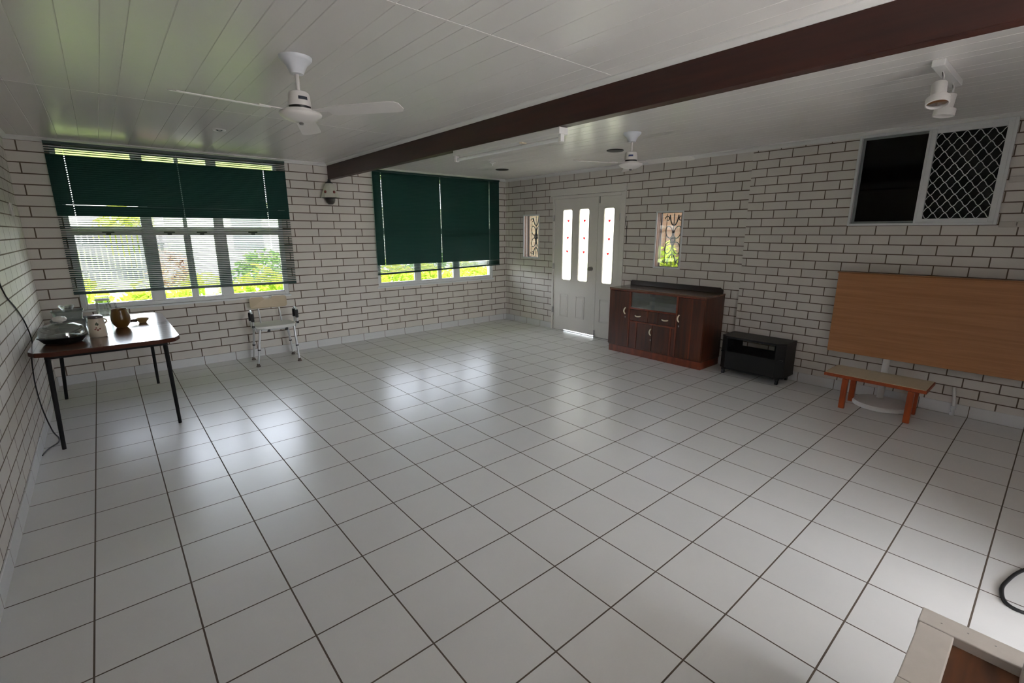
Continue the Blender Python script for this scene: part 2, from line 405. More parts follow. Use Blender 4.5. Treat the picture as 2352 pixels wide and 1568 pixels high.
# venetian blinds
def blind(name, label, x0, x1, ztop, zopen, zbotL, zbotR, top_open, holes, slit=None):
    y = YF - .045
    t = thing(name, label, 'blind', ((x0 + x1) / 2, y, ztop), 'green venetian blinds on the front windows')
    MB().box(x0, x1, y - .016, y + .024, ztop - .026, ztop).build('headrail', M_green_dk, t, bevel=.002)
    def slats(lo, hi, tilt, pitch=.021, punched=True, lean=False):
        mb = MB(); z = hi; W = .0255
        zs = []
        while z > lo: zs.append(z); z -= pitch
        for z in zs:
            def pt(x, s):      # s across slat -.5..+.5 ; room side lower when closed
                cam = .0016 * (1 - (2 * s) ** 2)
                zz = z
                if lean: zz = z + (x - x0) / (x1 - x0) * (zbotR - zbotL) * (1 - (z - lo) / max(hi - lo, 1e-6))
                c, n = math.cos(R(tilt)), math.sin(R(tilt))
                return (x, y + W * s * c + cam * n, zz + W * s * n + cam * c)
            def strip(xa, xb, s0, s1): mb.quad(pt(xa, s0), pt(xb, s0), pt(xb, s1), pt(xa, s1))
            strip(x0, x1, -.5, -.13); strip(x0, x1, .13, .5)
            xs = [x0]
            if punched:
                for h in holes: xs += [h - .004, h + .004]
            xs.append(x1)
            for a, b in zip(xs[::2], xs[1::2]): strip(a, b, -.13, .13)
        return mb
    slit_z = slit[0] if slit else None
    up = MB()
    if slit:
        for lo, hi in ((zopen, slit_z - .012), (slit_z + .012, top_open)):
            s_ = slats(lo, hi, 70); up.add(s_.v, s_.f)
        up.quad((x0, y + .003, slit_z + .003), (x1, y + .003, slit_z + .003), (x1, y + .003, slit_z + .017), (x0, y + .003, slit_z + .017))
        # one bent slat leaves a gap at the left
        yb = y + .004
        up.quad((slit[2], yb, slit_z - .016), (x1 - .13, yb, slit_z - .016), (x1 - .13, yb, slit_z + .016), (slit[2], yb, slit_z + .016))
        up.quad((x1 - .05, yb, slit_z - .016), (x1, yb, slit_z - .016), (x1, yb, slit_z + .016), (x1 - .05, yb, slit_z + .016))
        up.quad((x0, yb, slit_z - .016), (slit[1], yb, slit_z - .016), (slit[1], yb, slit_z + .016), (x0, yb, slit_z + .016))
    else:
        s_ = slats(zopen, top_open, 70); up.add(s_.v, s_.f)
    tag(up.build('closed_slats', M_green, t, smooth=40, recalc=False), 'closed dark green slats')
    if top_open < ztop - .06:
        tag(slats(top_open + .012, ztop - .035, 28).build('top_slats', M_green, t, smooth=40, recalc=False), 'open slats at the top')
    tag(slats(max(zbotL, zbotR) + .012 if abs(zbotL - zbotR) < .02 else min(zbotL, zbotR) + .012, zopen - .008, 21, lean=True).build('open_slats', M_green, t, smooth=40, recalc=False), 'open slats at the bottom')
    mb = MB(); 
    vs = []
    for xx, zb in ((x0, zbotL), (x1, zbotR)):
        vs += [(xx, y - .013, zb - .014), (xx, y + .013, zb - .014), (xx, y + .013, zb + .010), (xx, y - .013, zb + .010)]
    mb.add(vs, [(0, 1, 2, 3), (7, 6, 5, 4), (0, 4, 5, 1), (1, 5, 6, 2), (2, 6, 7, 3), (3, 7, 4, 0)])
    mb.build('bottom_rail', M_green_dk, t, bevel=.002)
    for h in holes:
        zb = zbotL + (h - x0) / (x1 - x0) * (zbotR - zbotL)
        MB().cyl((h + .003, y - .014, zb), (h + .003, y - .012, ztop - .02), .0011, n=5).build('lift_cord', M_cordw, t)
    return t
blind('venetian_blind', 'wide dark green venetian blind with half its slats open, above the chair and table', .30, 2.455, 2.402, 1.70, .945, .915, 2.27, [.435, 1.345, 2.205], slit=(1.815, .35, 1.02))
blind('venetian_blind', 'mostly closed dark green venetian blind with slanting bottom rail, right of the beam', 3.60, 5.875, 2.402, 1.075, .95, 1.0, 2.37, [3.725, 4.70, 5.66])

# ---------------------------------------------------------------- right wall: door and small windows
d = thing('door_1', 'cream double front door with three tall glazed strips', 'door', (XR, .72, 0), kind='structure')
mb = MB(); y0, y1, _, zt = D1
mb.box(XR - .012, XR + .13, y0, y0 + .075, 0, zt).box(XR - .012, XR + .13, y1 - .032, y1, 0, zt).box(XR - .012, XR + .13, y0 + .075, y1 - .032, zt - .042, zt)
mb.build('door_frame', M_door, d, bevel=.003)
MB().box(XR - .018, XR - .001, y0 - .01, y1 + .05, zt + .005, zt + .105).build('header_board', M_door, d, bevel=.003)
MB().box(XR + .01, XR + .12, y0 + .07, y1 - .03, -.004, .006).build('door_sill', M_steel, d)
def leaf(name, ya, yb, zb, glasses, panels):
    """one door leaf with glazed slots"""
    mb = MB(); xa, xb = XR + .006, XR + .042; za, zz = zb, zt - .0425
    us = sorted({ya, yb, *[g[0] for g in glasses], *[g[1] for g in glasses]}); gz0, gz1 = .815, 1.885
    for a, b in zip(us, us[1:]):
        if any(g[0] < (a + b) / 2 < g[1] for g in glasses):
            mb.box(xa, xb, a, b, za, gz0); mb.box(xa, xb, a, b, gz1, zz)
        else: mb.box(xa, xb, a, b, za, zz)
    lf = mb.build(name, M_door, d)
    for g in glasses:
        a, b = g[:2]
        MB().box(XR + .02, XR + .026, a, b, gz0, gz1).build('glass_strip', M_obscure, lf)
        r = .035; pts = []
        for cy, cz, s in ((b - r, gz1 - r, 0), (a + r, gz1 - r, 90), (a + r, gz0 + r, 180), (b - r, gz0 + r, 270)):
            for i in range(5): pts.append((XR + .006, cy + r * math.cos(R(s + i * 22.5)), cz + r * math.sin(R(s + i * 22.5))))
        tb = MB(); tb.tube(pts, .008, 6, closed=True)
        for cy, cz, sy, sz in ((b, gz1, -1, -1), (a, gz1, 1, -1), (a, gz0, 1, 1), (b, gz0, -1, 1)):
            tb.prism([(0, 0), (r * .65, 0), (r * .25, r * .25), (0, r * .65)], XR + .007, XR + .03, frame=lambda u, v, w, cy=cy, cz=cz, sy=sy, sz=sz: (w, cy + sy * u, cz + sz * v))
        tb.build('glazing_bead', M_door, lf, smooth=40)
        hm = MB()
        for hy, hz in g[2]:
            hp = [(0, -.022), (.018, -.002), (.019, .010), (.010, .017), (0, .009), (-.010, .017), (-.019, .010), (-.018, -.002)]
            hm.prism(hp, XR + .016, XR + .0195, frame=lambda u, v, w: (w, hy + u, hz + v))
        hm.build('red_heart_motif', M_red, lf)
    for (a, b, c, e) in panels:
        pm = MB(); bar_frame(pm, 'x', XR - .002, XR + .008, a, b, c, e, .014)
        pm.box(XR + .003, XR + .008, a + .03, b - .03, c + .03, e - .03).build('raised_panel', M_door, lf, bevel=.002)
    return lf
ll = leaf('door_leaf', .508, y1 - .034, .022, [(.998, 1.195, [(1.092, 1.717), (1.098, 1.463), (1.104, 1.258)]), (.667, .865, [(.768, 1.713), (.767, 1.46), (.767, 1.257)])], [(1.05, 1.232, .228, .592), (.716, .892, .236, .586)])
rl = leaf('door_leaf', y0 + .077, .503, .008, [(.212, .402, [(.311, 1.705), (.305, 1.452), (.314, 1.247)])], [(.22, .425, .236, .590)])
MB().box(XR + .008, XR + .04, 1.16, y1 - .036, .0, .021).build('weather_strip', M_door, ll)
mb = MB(); rot = Matrix.Rotation(R(-90), 3, 'Y')
mb.lathe((XR + .006, .60, 1.02), [(.032, 0), (.032, .006), (.014, .008), (.013, .03), (.026, .036), (.03, .048), (.026, .062), (.012, .068), (.0, .069)], rot=rot, n=20)
mb.build('door_knob', M_steel, ll, smooth=40)
for z in (.32, 1.02, 1.76):
    MB().cyl((XR - .014, y1 - .028, z - .045), (XR - .014, y1 - .028, z + .045), .008, n=10).box(XR - .013, XR + .004, y1 - .04, y1 - .026, z - .045, z + .045).build('hinge', M_steel, ll)
for z0_, z1_ in ((1.95, 2.055), (.0, .105)):
    MB().box(XR - .004, XR + .006, .492 if z0_ < 1 else .475, .508 if z0_ < 1 else .49, z0_, z1_).build('bolt', M_steel, rl)
MB().cyl((XR - .014, y0 + .08, 1.70), (XR - .014, y0 + .08, 1.80), .007, n=8).build('hinge', M_alum, rl)

def small_window(name, Wn):
    a, b, c, e = Wn
    w = thing(name, None, None, (XR, (a + b) / 2, c), kind='structure')
    mb = MB(); bar_frame(mb, 'x', XR - .008, XR + .008, a, b, c, e, .020); mb.build('window_frame', M_alu, w, bevel=.003)
    MB().box(XR + .03, XR + .034, a + .001, b - .001, c + .001, e - .001).build('glass_pane', M_pane, w)
    return w
def grille(w, a, b, c, e, x):
    """wrought metal scroll work outside the pane"""
    mb = MB(); cy, cz = (a + b) / 2, (c + e) / 2; s = (b - a) / 2 - .03; hh = (e - c) / 2 - .03
    P = lambda u, v: (x, cy + u * s, cz + v * hh)
    bar_frame(mb, 'x', x - .006, x + .006, a + .01, b - .01, c + .01, e - .01, .012)
    mb.cyl(P(0, -1), P(0, 1), .006, n=6)
    for sx in (-1, 1):
        mb.cyl(P(sx * .62, -1), P(sx * .62, 1), .004, n=6)
        for sz in (-1, 1):
            lobe = []
            for i in range(25):
                th = i / 24 * 2 * PI
                lobe.append(P(sx * (.36 + .30 * math.cos(th)), sz * (.30 + .22 * math.sin(th) + .06 * math.cos(th))))
            mb.tube(lobe, .0065, 6, closed=True)
            mb.tube([P(sx * (.5 * t) * (1 - .25 * t), sz * (.55 + .4 * t * t)) for t in [i / 8 for i in range(9)]], .009, 6)
            curl = []
            for i in range(16):
                th = i / 15 * 1.6 * PI; rr = .22 * (1 - i / 22)
                curl.append(P(sx * (.55 + rr * math.cos(th)), sz * (.80 + rr * .6 * math.sin(th))))
            mb.tube(curl, .006, 6)
    mb.tube([P(.16 * math.cos(i * PI / 8), .09 * math.sin(i * PI / 8)) for i in range(16)], .012, 6, closed=True)
    mb.build('scroll_grille', M_darkrub, w, smooth=50)
w3 = small_window('window_3', W3); grille(w3, W3[0], W3[1], W3[2], W3[3], XR + .11)
w4 = small_window('window_4', W4); grille(w4, W4[0], W4[1], W4[2], W4[3], XR + .11)

# high sliding window with a diamond screen
w5 = thing('window_5', 'white aluminium sliding window with a diamond screen on its right half', 'window', (XN, -3.07, W5[2]), kind='structure')
a, b, c, e = W5; mid = -3.085
mb = MB(); bar_frame(mb, 'x', XN - .028, XN + .06, a, b, c, e, .02); mb.build('window_frame', M_alu, w5, bevel=.002)
mb = MB(); bar_frame(mb, 'x', XN - .018, XN + .01, a + .02, mid + .012, c + .018, e - .018, .036); sf = mb.build('screen_frame', M_alu, w5, bevel=.003)
mb = MB(); bar_frame(mb, 'x', XN + .01, XN + .035, mid - .012, b - .02, c + .018, e - .018, .022); mb.build('sash_frame', mat('grey_sash', (.22, .25, .25), .4), w5, bevel=.002)
MB().box(XN - .018, XN + .008, mid + .012, mid + .03, c + .018, e - .018).build('meeting_stile', M_alu, w5, bevel=.002)
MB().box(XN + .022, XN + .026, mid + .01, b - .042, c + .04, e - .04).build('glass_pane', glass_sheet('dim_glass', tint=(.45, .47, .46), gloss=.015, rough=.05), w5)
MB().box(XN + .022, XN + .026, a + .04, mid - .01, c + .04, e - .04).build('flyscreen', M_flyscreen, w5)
mb = MB(); ga, gb, gc, ge = a + .054, mid - .022, c + .052, e - .052
dw, dh = .0775, .098            # diamond pitch
def lattice(sgn):
    L_ = []
    n = 30
    for i in range(-n, n):
        pts = []
        steps = 160
        for k in range(steps + 1):
            zz = gc + (ge - gc) * k / steps
            ph = (zz - gc) / dh
            u = i * dw + sgn * (ph * dw) + sgn * dw * .036 * math.sin(4 * PI * ph)
            yv = ga + u
            if ga <= yv <= gb: pts.append((XN - .006 + sgn * .001, yv, zz))
            else:
                if len(pts) > 1: L_.append(pts)
                pts = []
        if len(pts) > 1: L_.append(pts)
    return L_
for sg in (1, -1):
    for pts in lattice(sg): mb.tube(pts, .0029, 5)
mb.build('diamond_mesh', M_meshscreen, w5, smooth=50)
# room behind it, its dimness put into near-black walls
mb = MB()
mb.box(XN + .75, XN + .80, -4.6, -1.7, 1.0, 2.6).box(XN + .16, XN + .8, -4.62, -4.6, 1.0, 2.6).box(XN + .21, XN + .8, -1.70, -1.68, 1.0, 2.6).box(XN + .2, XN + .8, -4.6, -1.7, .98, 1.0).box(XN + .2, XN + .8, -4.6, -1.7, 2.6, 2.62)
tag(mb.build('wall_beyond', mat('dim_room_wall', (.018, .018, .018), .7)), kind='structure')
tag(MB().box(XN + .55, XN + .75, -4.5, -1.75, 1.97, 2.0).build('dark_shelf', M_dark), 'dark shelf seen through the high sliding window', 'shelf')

# ---------------------------------------------------------------- ceiling fittings
def make_fan(loc, rot, label, badge):
    t = thing('ceiling_fan', label, 'fan', loc, 'white three blade ceiling fans')
    x, y, _ = loc
    MB().lathe((x, y, H), [(0, -.080), (.032, -.079), (.036, -.072), (.043, -.055), (.054, -.036), (.073, -.018), (.080, -.010), (.081, 0)], n=32).build('canopy', M_fanblue, t, smooth=40)
    MB().cyl((x, y, 2.262), (x, y, H - .06), .0095, n=14).build('down_rod', M_fan, t, smooth=40)
    mo = MB().lathe((x, y, 0), [(.058, 2.196), (.056, 2.215), (.052, 2.25), (.048, 2.262), (.036, 2.268), (0, 2.269)], n=32).build('motor_housing', M_fan, t, smooth=40)
    MB().lathe((x, y, 0), [(.052, 2.178), (.054, 2.196), (.0, 2.1965)], n=32).build('dark_gap', M_darkrub, t, smooth=40)
    MB().lathe((x, y, 0), [(0, 2.117), (.012, 2.118), (.05, 2.122), (.082, 2.134), (.104, 2.150), (.107, 2.158), (.103, 2.166), (.082, 2.170), (.080, 2.178), (.055, 2.184), (0, 2.185)], n=36).build('hub_dish', M_fan, t, smooth=35)
    MB().lathe((x, y, 0), [(0, 2.106), (.009, 2.107), (.012, 2.112), (.010, 2.119), (0, 2.12)], n=14).build('hub_nut', M_steel, t, smooth=40)
    # badge curved on the motor housing, facing the camera
    bm_ = MB(); ang0 = math.atan2(-4.0 - y, .577 - x) + badge[0]
    pts = []
    n = 8
    for i in range(n + 1):
        th = ang0 - badge[1] + 2 * badge[1] * i / n
        for zz, rr in ((2.222, .0563), (2.238, .0548)): pts.append((x + math.cos(th) * (rr + .0008), y + math.sin(th) * (rr + .0008), zz))
    fs = [(2 * i, 2 * i + 2, 2 * i + 3, 2 * i + 1) for i in range(n)]
    bm_.add(pts, fs).build('badge', badge[2], mo, recalc=False)
    for i in range(3):
        th = R(rot + i * 120); M = Matrix.Rotation(th, 3, 'Z') @ Matrix.Rotation(R(-11), 3, 'X')
        mb = MB(); c = Vector((x, y, 2.168))
        outl = [(.165, -.042), (.20, -.05), (.53, -.058), (.565, -.05), (.58, -.03), (.58, .03), (.565, .052), (.53, .058), (.20, .05), (.165, .042)]
        mb.prism(outl, -.0022, .0022, frame=lambda u, v, w: c + M @ Vector((u, v, w - .25 * v * v * 3)))
        bl = mb.build('blade', M_fan, t, bevel=.001)
        br = MB(); br.prism([(.07, -.018), (.15, -.016), (.19, -.034), (.215, -.03), (.215, .03), (.19, .034), (.15, .016), (.07, .018)], .0022, .0062, frame=lambda u, v, w: c + M @ Vector((u, v, w)))
        br.build('blade_bracket', M_fan, bl)
    return t
make_fan((1.487, -1.225, H), 66, 'white ceiling fan nearest the camera, left of the maroon beam', (.35, .42, M_badge))
make_fan((4.42, -1.21, H), 40, 'white ceiling fan beyond the maroon beam, above the sideboard', (-.05, .38, M_badgeblue))

# fluorescent batten under the beam
t = thing('ceiling_batten_light', 'white fluorescent batten fixed under the maroon beam', 'light', (3.035, -1.03, BEAM_Z))
yA, yB_ = -1.665, -.40
MB().box(BEAM_X0 + .004, BEAM_X1 + .006, yA, yB_, BEAM_Z - .045, BEAM_Z - .001).build('batten_body', M_white, t, bevel=.004)
for yy in (yA + .012, yB_ - .012):
    MB().box(BEAM_X0 + .018, BEAM_X0 + .052, yy - .012, yy + .012, BEAM_Z - .092, BEAM_Z - .044).build('tube_holder', M_white, t, bevel=.003)
MB().cyl((BEAM_X0 + .035, yA + .02, BEAM_Z - .075), (BEAM_X0 + .035, yB_ - .02, BEAM_Z - .075), .013, n=16).build('tube', M_tubew, t, smooth=40)
MB().box(BEAM_X0 + .014, BEAM_X0 + .06, -1.28, -1.25, BEAM_Z - .055, BEAM_Z - .044).build('starter', M_ivory, t)

for (x, y, lab) in ((5.06, -.527, 'round black ceiling grille beside the far fan'), (5.146, 1.549, 'round black ceiling grille near the closed blind')):
    t = thing('ceiling_speaker', lab, 'ceiling speaker', (x, y, H), 'round black ceiling grilles')
    MB().lathe((x, y, H), [(.092, -.001), (.094, -.006), (.088, -.010), (.078, -.008), (.078, -.001)], n=36).build('rim', M_darkrub, t, smooth=40)
    MB().lathe((x, y, H), [(0, -.0125), (.05, -.011), (.079, -.0075), (.079, -.002), (0, -.002)], n=36).build('grille', M_speaker, t, smooth=40)
t = thing('recessed_downlight', 'small chrome downlight in the ceiling above the wide blind', 'downlight', (1.52, 1.05, H))
MB().lathe((1.52, 1.05, H), [(.05, 0), (.054, -.005), (.047, -.012), (.036, -.010), (.034, 0)], n=28).build('rim', M_white, t, smooth=40)
MB().lathe((1.52, 1.05, H), [(0, -.016), (.016, -.013), (.034, -.004), (.034, -.001), (0, -.001)], n=24).build('lens', M_reflect, t, smooth=40)
t = thing('smoke_alarm', 'tiny white ceiling fitting between batten and far grille', 'ceiling fitting', (4.557, 1.03, H))
MB().lathe((4.557, 1.03, H), [(.0, -.03), (.018, -.029), (.022, -.02), (.045, -.014), (.048, 0)], n=24).build('cover', M_white, t, smooth=40)
MB().cyl((4.557, 1.03, H - .05), (4.557, 1.03, H - .028), .006, n=8).build('test_button', M_white, t, smooth=40)

# twin spotlights on a bar
t = thing('spotlight_bar', 'white twin spotlight bar on the ceiling at top right', 'spotlight', (4.4, -3.38, H))
MB().box(4.06, 4.62, -3.412, -3.356, H - .034, H).build('bar', M_white, t, bevel=.004)
def spot(x, y, tilt_dir, tilt):
    st = MB().tube([(x, y, H - .03), (x + .004, y - .006, H - .06), (x + .004, y - .006, H - .10)], .006, 8)
    arm = st.build('arm', M_chrome, t, smooth=40)
    ax = Vector((math.cos(tilt_dir) * math.sin(tilt), math.sin(tilt_dir) * math.sin(tilt), -math.cos(tilt)))
    q = ax.to_track_quat('Z', 'Y').to_matrix(); c = Vector((x, y, H - .095)) + Vector((-.035, .0, 0))
    hd = MB().lathe(c, [(0, 0), (.03, .001), (.034, .006), (.034, .078), (.050, .082), (.052, .088), (.052, .120), (.047, .122), (.046, .10), (.03, .09)], rot=q, n=28).build('lamp_head', M_fan, t, smooth=40)
    MB().lathe(c, [(0, .095), (.02, .098), (.046, .112), (.046, .1135), (.02, .11), (0, .108)], rot=q, n=24).build('bulb', M_reflect, hd, smooth=40)
spot(4.20, -3.385, R(200), R(18)); spot(4.52, -3.385, R(120), R(6))

# wall lamp under the beam end
t = thing('wall_lamp', 'milk-glass wall lamp with red dots, under the beam end', 'lamp', (2.965, YF, 2.06))
lx, ly = 2.965, YF - .115
MB().lathe((lx, ly, 0), [(.118, 1.99), (.108, 2.02), (.091, 2.07), (.068, 2.13), (.047, 2.165), (.03, 2.18), (.026, 2.178), (.044, 2.16), (.064, 2.125), (.086, 2.068), (.102, 2.02), (.112, 1.99)], n=10).build('lamp_shade', M_shade, t, smooth=20)
MB().lathe((lx, ly, 0), [(0, 2.222), (.014, 2.221), (.016, 2.20), (.042, 2.182), (.048, 2.172), (.03, 2.168), (0, 2.168)], n=20).build('shade_cap', M_darkrub, t, smooth=40)
MB().lathe((lx, ly, 0), [(0, 1.905), (.03, 1.908), (.052, 1.93), (.062, 1.965), (.058, 2.0), (.035, 2.025), (0, 2.028)], n=20).build('lamp_base', mat('dark_bronze', (.03, .025, .024), .35), t, smooth=40)
MB().tube([(lx, YF - .004, 2.10), (lx, YF - .04, 2.11), (lx, ly + .01, 2.02)], .010, 10).build('bracket', M_darkrub, t, smooth=40)
MB().lathe((lx, YF - .001, 2.10), [(0, -.02), (.03, -.018), (.035, 0)], rot=Matrix.Rotation(R(-90), 3, 'X'), n=18).build('wall_plate', M_darkrub, t, smooth=40)
M_dot = mat('red_brown_dot', (.16, .03, .025), .4)
dirc = Vector((.577 - lx, -4.0 - ly, 0)).normalized(); side = Vector((-dirc.y, dirc.x, 0))
for s in (-1, 1):
    p = Vector((lx, ly, 2.058)) + (dirc * .82 + side * s * .58).normalized() * .092
    MB().lathe(p, [(0, -.020), (.014, -.012), (.017, 0), (.013, .014), (0, .022)], n=12).build('red_dot', M_dot, t, smooth=60)

# ---------------------------------------------------------------- table on the left and the things on it
t = thing('dining_table', 'walnut laminate table on black steel legs by the left wall', 'table', (.52, 1.25, 0))
TX0, TX1, TY0, TY1, TZ = .085, .955, .44, 2.07, .745
def rpoly(x0, x1, y0, y1, cut):
    return [(x0 + cut, y0), (x1 - cut, y0), (x1 - cut * .3, y0 + cut * .3), (x1, y0 + cut), (x1, y1 - cut), (x1 - cut * .3, y1 - cut * .3), (x1 - cut, y1), (x0 + cut, y1), (x0 + cut * .3, y1 - cut * .3), (x0, y1 - cut), (x0, y0 + cut), (x0 + cut * .3, y0 + cut * .3)]
top = MB().prism(rpoly(TX0 + .001, TX1 - .001, TY0 + .001, TY1 - .001, .12), TZ - .004, TZ).build('tabletop', M_tabletop, t)
MB().prism(rpoly(TX0, TX1, TY0, TY1, .12), TZ - .033, TZ - .004).build('edge_band', M_tableedge, top, bevel=.003)
mb = MB(); bar_frame(mb, 'x', 0, 0, 0, 0, 0, 0, 0); mb = MB()
ax0, ax1, ay0, ay1 = .17, .86, .57, 1.98
mb.box(ax0, ax1, ay0 - .012, ay0 + .012, TZ - .07, TZ - .033).box(ax0, ax1, ay1 - .012, ay1 + .012, TZ - .07, TZ - .033).box(ax0 - .012, ax0 + .012, ay0, ay1, TZ - .07, TZ - .033).box(ax1 - .012, ax1 + .012, ay0, ay1, TZ - .07, TZ - .033)
mb.build('under_frame', M_blackmetal, t, bevel=.002)
for (fx, fy), (gx, gy) in (((.157, .556), (.175, .585)), ((.868, .60), (.855, .60)), ((.118, 1.99), (.165, 1.97)), ((.83, 2.02), (.83, 1.98))):
    lg = MB().tube([(fx, fy, .0), (gx, gy, TZ - .034)], [.0125, .0165], 12).build('leg', M_blackmetal, t, smooth=40)

t = thing('glass_cake_dish', 'oval black dish under a clear glass dome lid, at the near left of the table', 'covered dish', (.265, .80, TZ))
cx, cy = .265, .80
def oval(mb, prof, sx=1.0, sy=.8, c=(cx, cy), n=36, **k):
    q = MB(); q.lathe((0, 0, 0), prof, n=n, **k)
    for v in q.v: pass
    q.v = [(c[0] + v[0] * sx, c[1] + v[1] * sy, TZ + v[2]) for v in q.v]
    mb.add(q.v, q.f); return mb
oval(MB(), [(0, .001), (.10, .001), (.112, .008), (.138, .042), (.146, .046), (.141, .051), (.11, .018), (0, .014)]).build('dish', M_black, t, smooth=40)
ld = oval(MB(), [(.138, .050), (.136, .085), (.118, .122), (.075, .142), (.02, .150), (0, .150), (0, .1475), (.02, .147), (.074, .139), (.115, .119), (.132, .084), (.134, .050)]).build('dome_lid', M_clear, t, smooth=40)
oval(MB(), [(0, .150), (.012, .150), (.014, .156), (.036, .164), (.042, .178), (.034, .192), (.012, .199), (0, .200)], 1, 1).build('lid_knob', M_knob, ld, smooth=40)
oval(MB(), [(0, .02), (.10, .022), (.118, .034), (.10, .052), (.05, .064), (0, .066)], 1, .85).build('dark_contents', mat('dark_contents', (.025, .022, .02), .5, noise=.4, nscale=30, bump=.8), t, smooth=50)

t = thing('storage_container', 'stacked clear plastic containers behind the glass-domed dish', 'container', (.28, 1.50, TZ))
for (z0_, z1_, wx, wy, nm) in ((0, .075, .115, .10, 'lower_box'), (.082, .150, .10, .085, 'upper_box')):
    mb = MB()
    for s, zz in ((.88, z0_), (1.0, z1_)): pass
    a, b = .28, 1.50
    def rr(s, zz, cr=.03):
        pts = []
        for qx, qy, st in ((1, 1, 0), (-1, 1, 90), (-1, -1, 180), (1, -1, 270)):
            for i in range(4):
                pts.append((a + qx * (wx * s - cr) + cr * math.cos(R(st + 30 * i)), b + qy * (wy * s - cr) + cr * math.sin(R(st + 30 * i)), TZ + zz))
        return pts
    mb.ring_sweep([rr(.86, z0_ + .001), rr(1, z1_)], True); bx = mb.build(nm, M_plasticbox, t, smooth=40)
    mb = MB(); mb.ring_sweep([rr(1.03, z1_), rr(1.05, z1_ + .003), rr(1.03, z1_ + .0075), rr(.9, z1_ + .0078)], True); mb.build('lid', M_plasticbox, bx, smooth=40)
MB().lathe((.28, 1.50, TZ), [(0, .158), (.03, .158), (.05, .185), (.052, .20), (.046, .20), (.03, .17), (0, .165)], n=24).build('bowl', M_clear, t, smooth=40)

t = thing('ceramic_jar', 'cream ceramic jar with a dark rim and faded flower print', 'jar', (.463, .90, TZ))
jx, jy = .463, .90
jb = MB().lathe((jx, jy, TZ), [(0, .001), (.052, .001), (.056, .01), (.054, .03), (.055, .05), (.051, .10), (.047, .14), (.046, .152), (.040, .158), (.036, .15), (.04, .13), (.045, .06), (0, .02)], n=32).build('body', M_ceramic, t, smooth=40)
MB().lathe((jx, jy, TZ), [(.047, .148), (.049, .156), (.045, .166), (.030, .172), (0, .172), (0, .168), (.03, .166), (.04, .158)], n=32).build('rim', M_ceramrim, t, smooth=40)
MB().tube([(jx + .044, jy + .0, TZ + .14), (jx + .062, jy - .01, TZ + .132), (jx + .064, jy - .01, TZ + .118), (jx + .047, jy, TZ + .10)], .006, 8).build('lug', M_ceramic, t, smooth=40)
def on_jar(th, z, r):
    dr = math.atan2(-4.0 - jy, .577 - jx) + th; return (jx + math.cos(dr) * r, jy + math.sin(dr) * r, TZ + z)
mb = MB()
for th, z, s in ((-.25, .066, .007), (.05, .06, .008), (.3, .068, .007), (-.1, .078, .006)):
    mb.lathe(on_jar(th, z, .0505), [(0, -s), (s * .8, -s * .6), (s, 0), (s * .8, s * .6), (0, s)], n=10)
mb.build('flower_print', M_flower, jb, smooth=60)
mb = MB()
for th, z in ((-.1, .105), (.02, .112), (.16, .104), (.05, .10)):
    p = Vector(on_jar(th, z, .0492)); mb.lathe(p, [(0, -.010), (.004, -.006), (.004, .006), (0, .010)], n=8)
mb.build('leaf_print', M_leafprint, jb, smooth=60)

t = thing('glass_jug', 'tall clear glass jug with a pale lid, in front of the window', 'jug', (.515, 1.76, TZ))
gx, gy = .515, 1.76
MB().lathe((gx, gy, TZ), [(0, .001), (.050, .001), (.055, .008), (.055, .12), (.052, .17), (.050, .205), (.047, .205), (.049, .17), (.052, .12), (.052, .012), (0, .009)], n=32).build('body', M_clear, t, smooth=40)
MB().lathe((gx, gy, TZ), [(.0, .207), (.054, .207), (.055, .226), (.050, .232), (0, .234)], n=32).build('lid', M_clear, t, smooth=40)
MB().lathe((gx, gy, TZ), [(.0515, .192), (.054, .193), (.054, .206), (.0515, .207)], n=32).build('lid_band', M_white, t, smooth=40)
MB().tube([(gx + .052, gy - .02, TZ + .18), (gx + .085, gy - .035, TZ + .175), (gx + .09, gy - .036, TZ + .11), (gx + .055, gy - .02, TZ + .06)], .008, 10).build('handle', M_clear, t, smooth=40)
t = thing('glass_tumbler', 'small clear tumbler between the containers and the ceramic jar', 'glass', (.425, 1.30, TZ))
MB().lathe((.425, 1.30, TZ), [(0, .001), (.03, .001), (.037, .10), (.035, .10), (.028, .012), (0, .01)], n=24).build('bowl', M_clear, t, smooth=40)

t = thing('ochre_pot', 'glazed ochre brown pottery pot, beside the glass jug', 'pot', (.618, 1.27, TZ))
MB().lathe((.618, 1.27, TZ), [(0, .001), (.038, .001), (.042, .006), (.058, .03), (.068, .065), (.068, .095), (.060, .13), (.054, .148), (.056, .158), (.052, .160), (.049, .15), (.055, .12), (.06, .08), (.05, .03), (0, .012)], n=36).build('body', M_ochre, t, smooth=40)
t = thing('oil_burner_dish', 'low tan spouted dish near the far end of the table', 'dish', (.77, 1.42, TZ))
db = MB().lathe((.77, 1.42, TZ), [(0, .001), (.028, .001), (.032, .012), (.046, .026), (.052, .040), (.048, .042), (.03, .024), (0, .02)], n=28).build('dish', M_tandish, t, smooth=40)
MB().tube([(.725, 1.40, TZ + .028), (.69, 1.385, TZ + .03), (.672, 1.375, TZ + .022)], [.016, .013, .008], 10).build('spout', mat('dark_spout', (.06, .04, .03), .25), t, smooth=40)

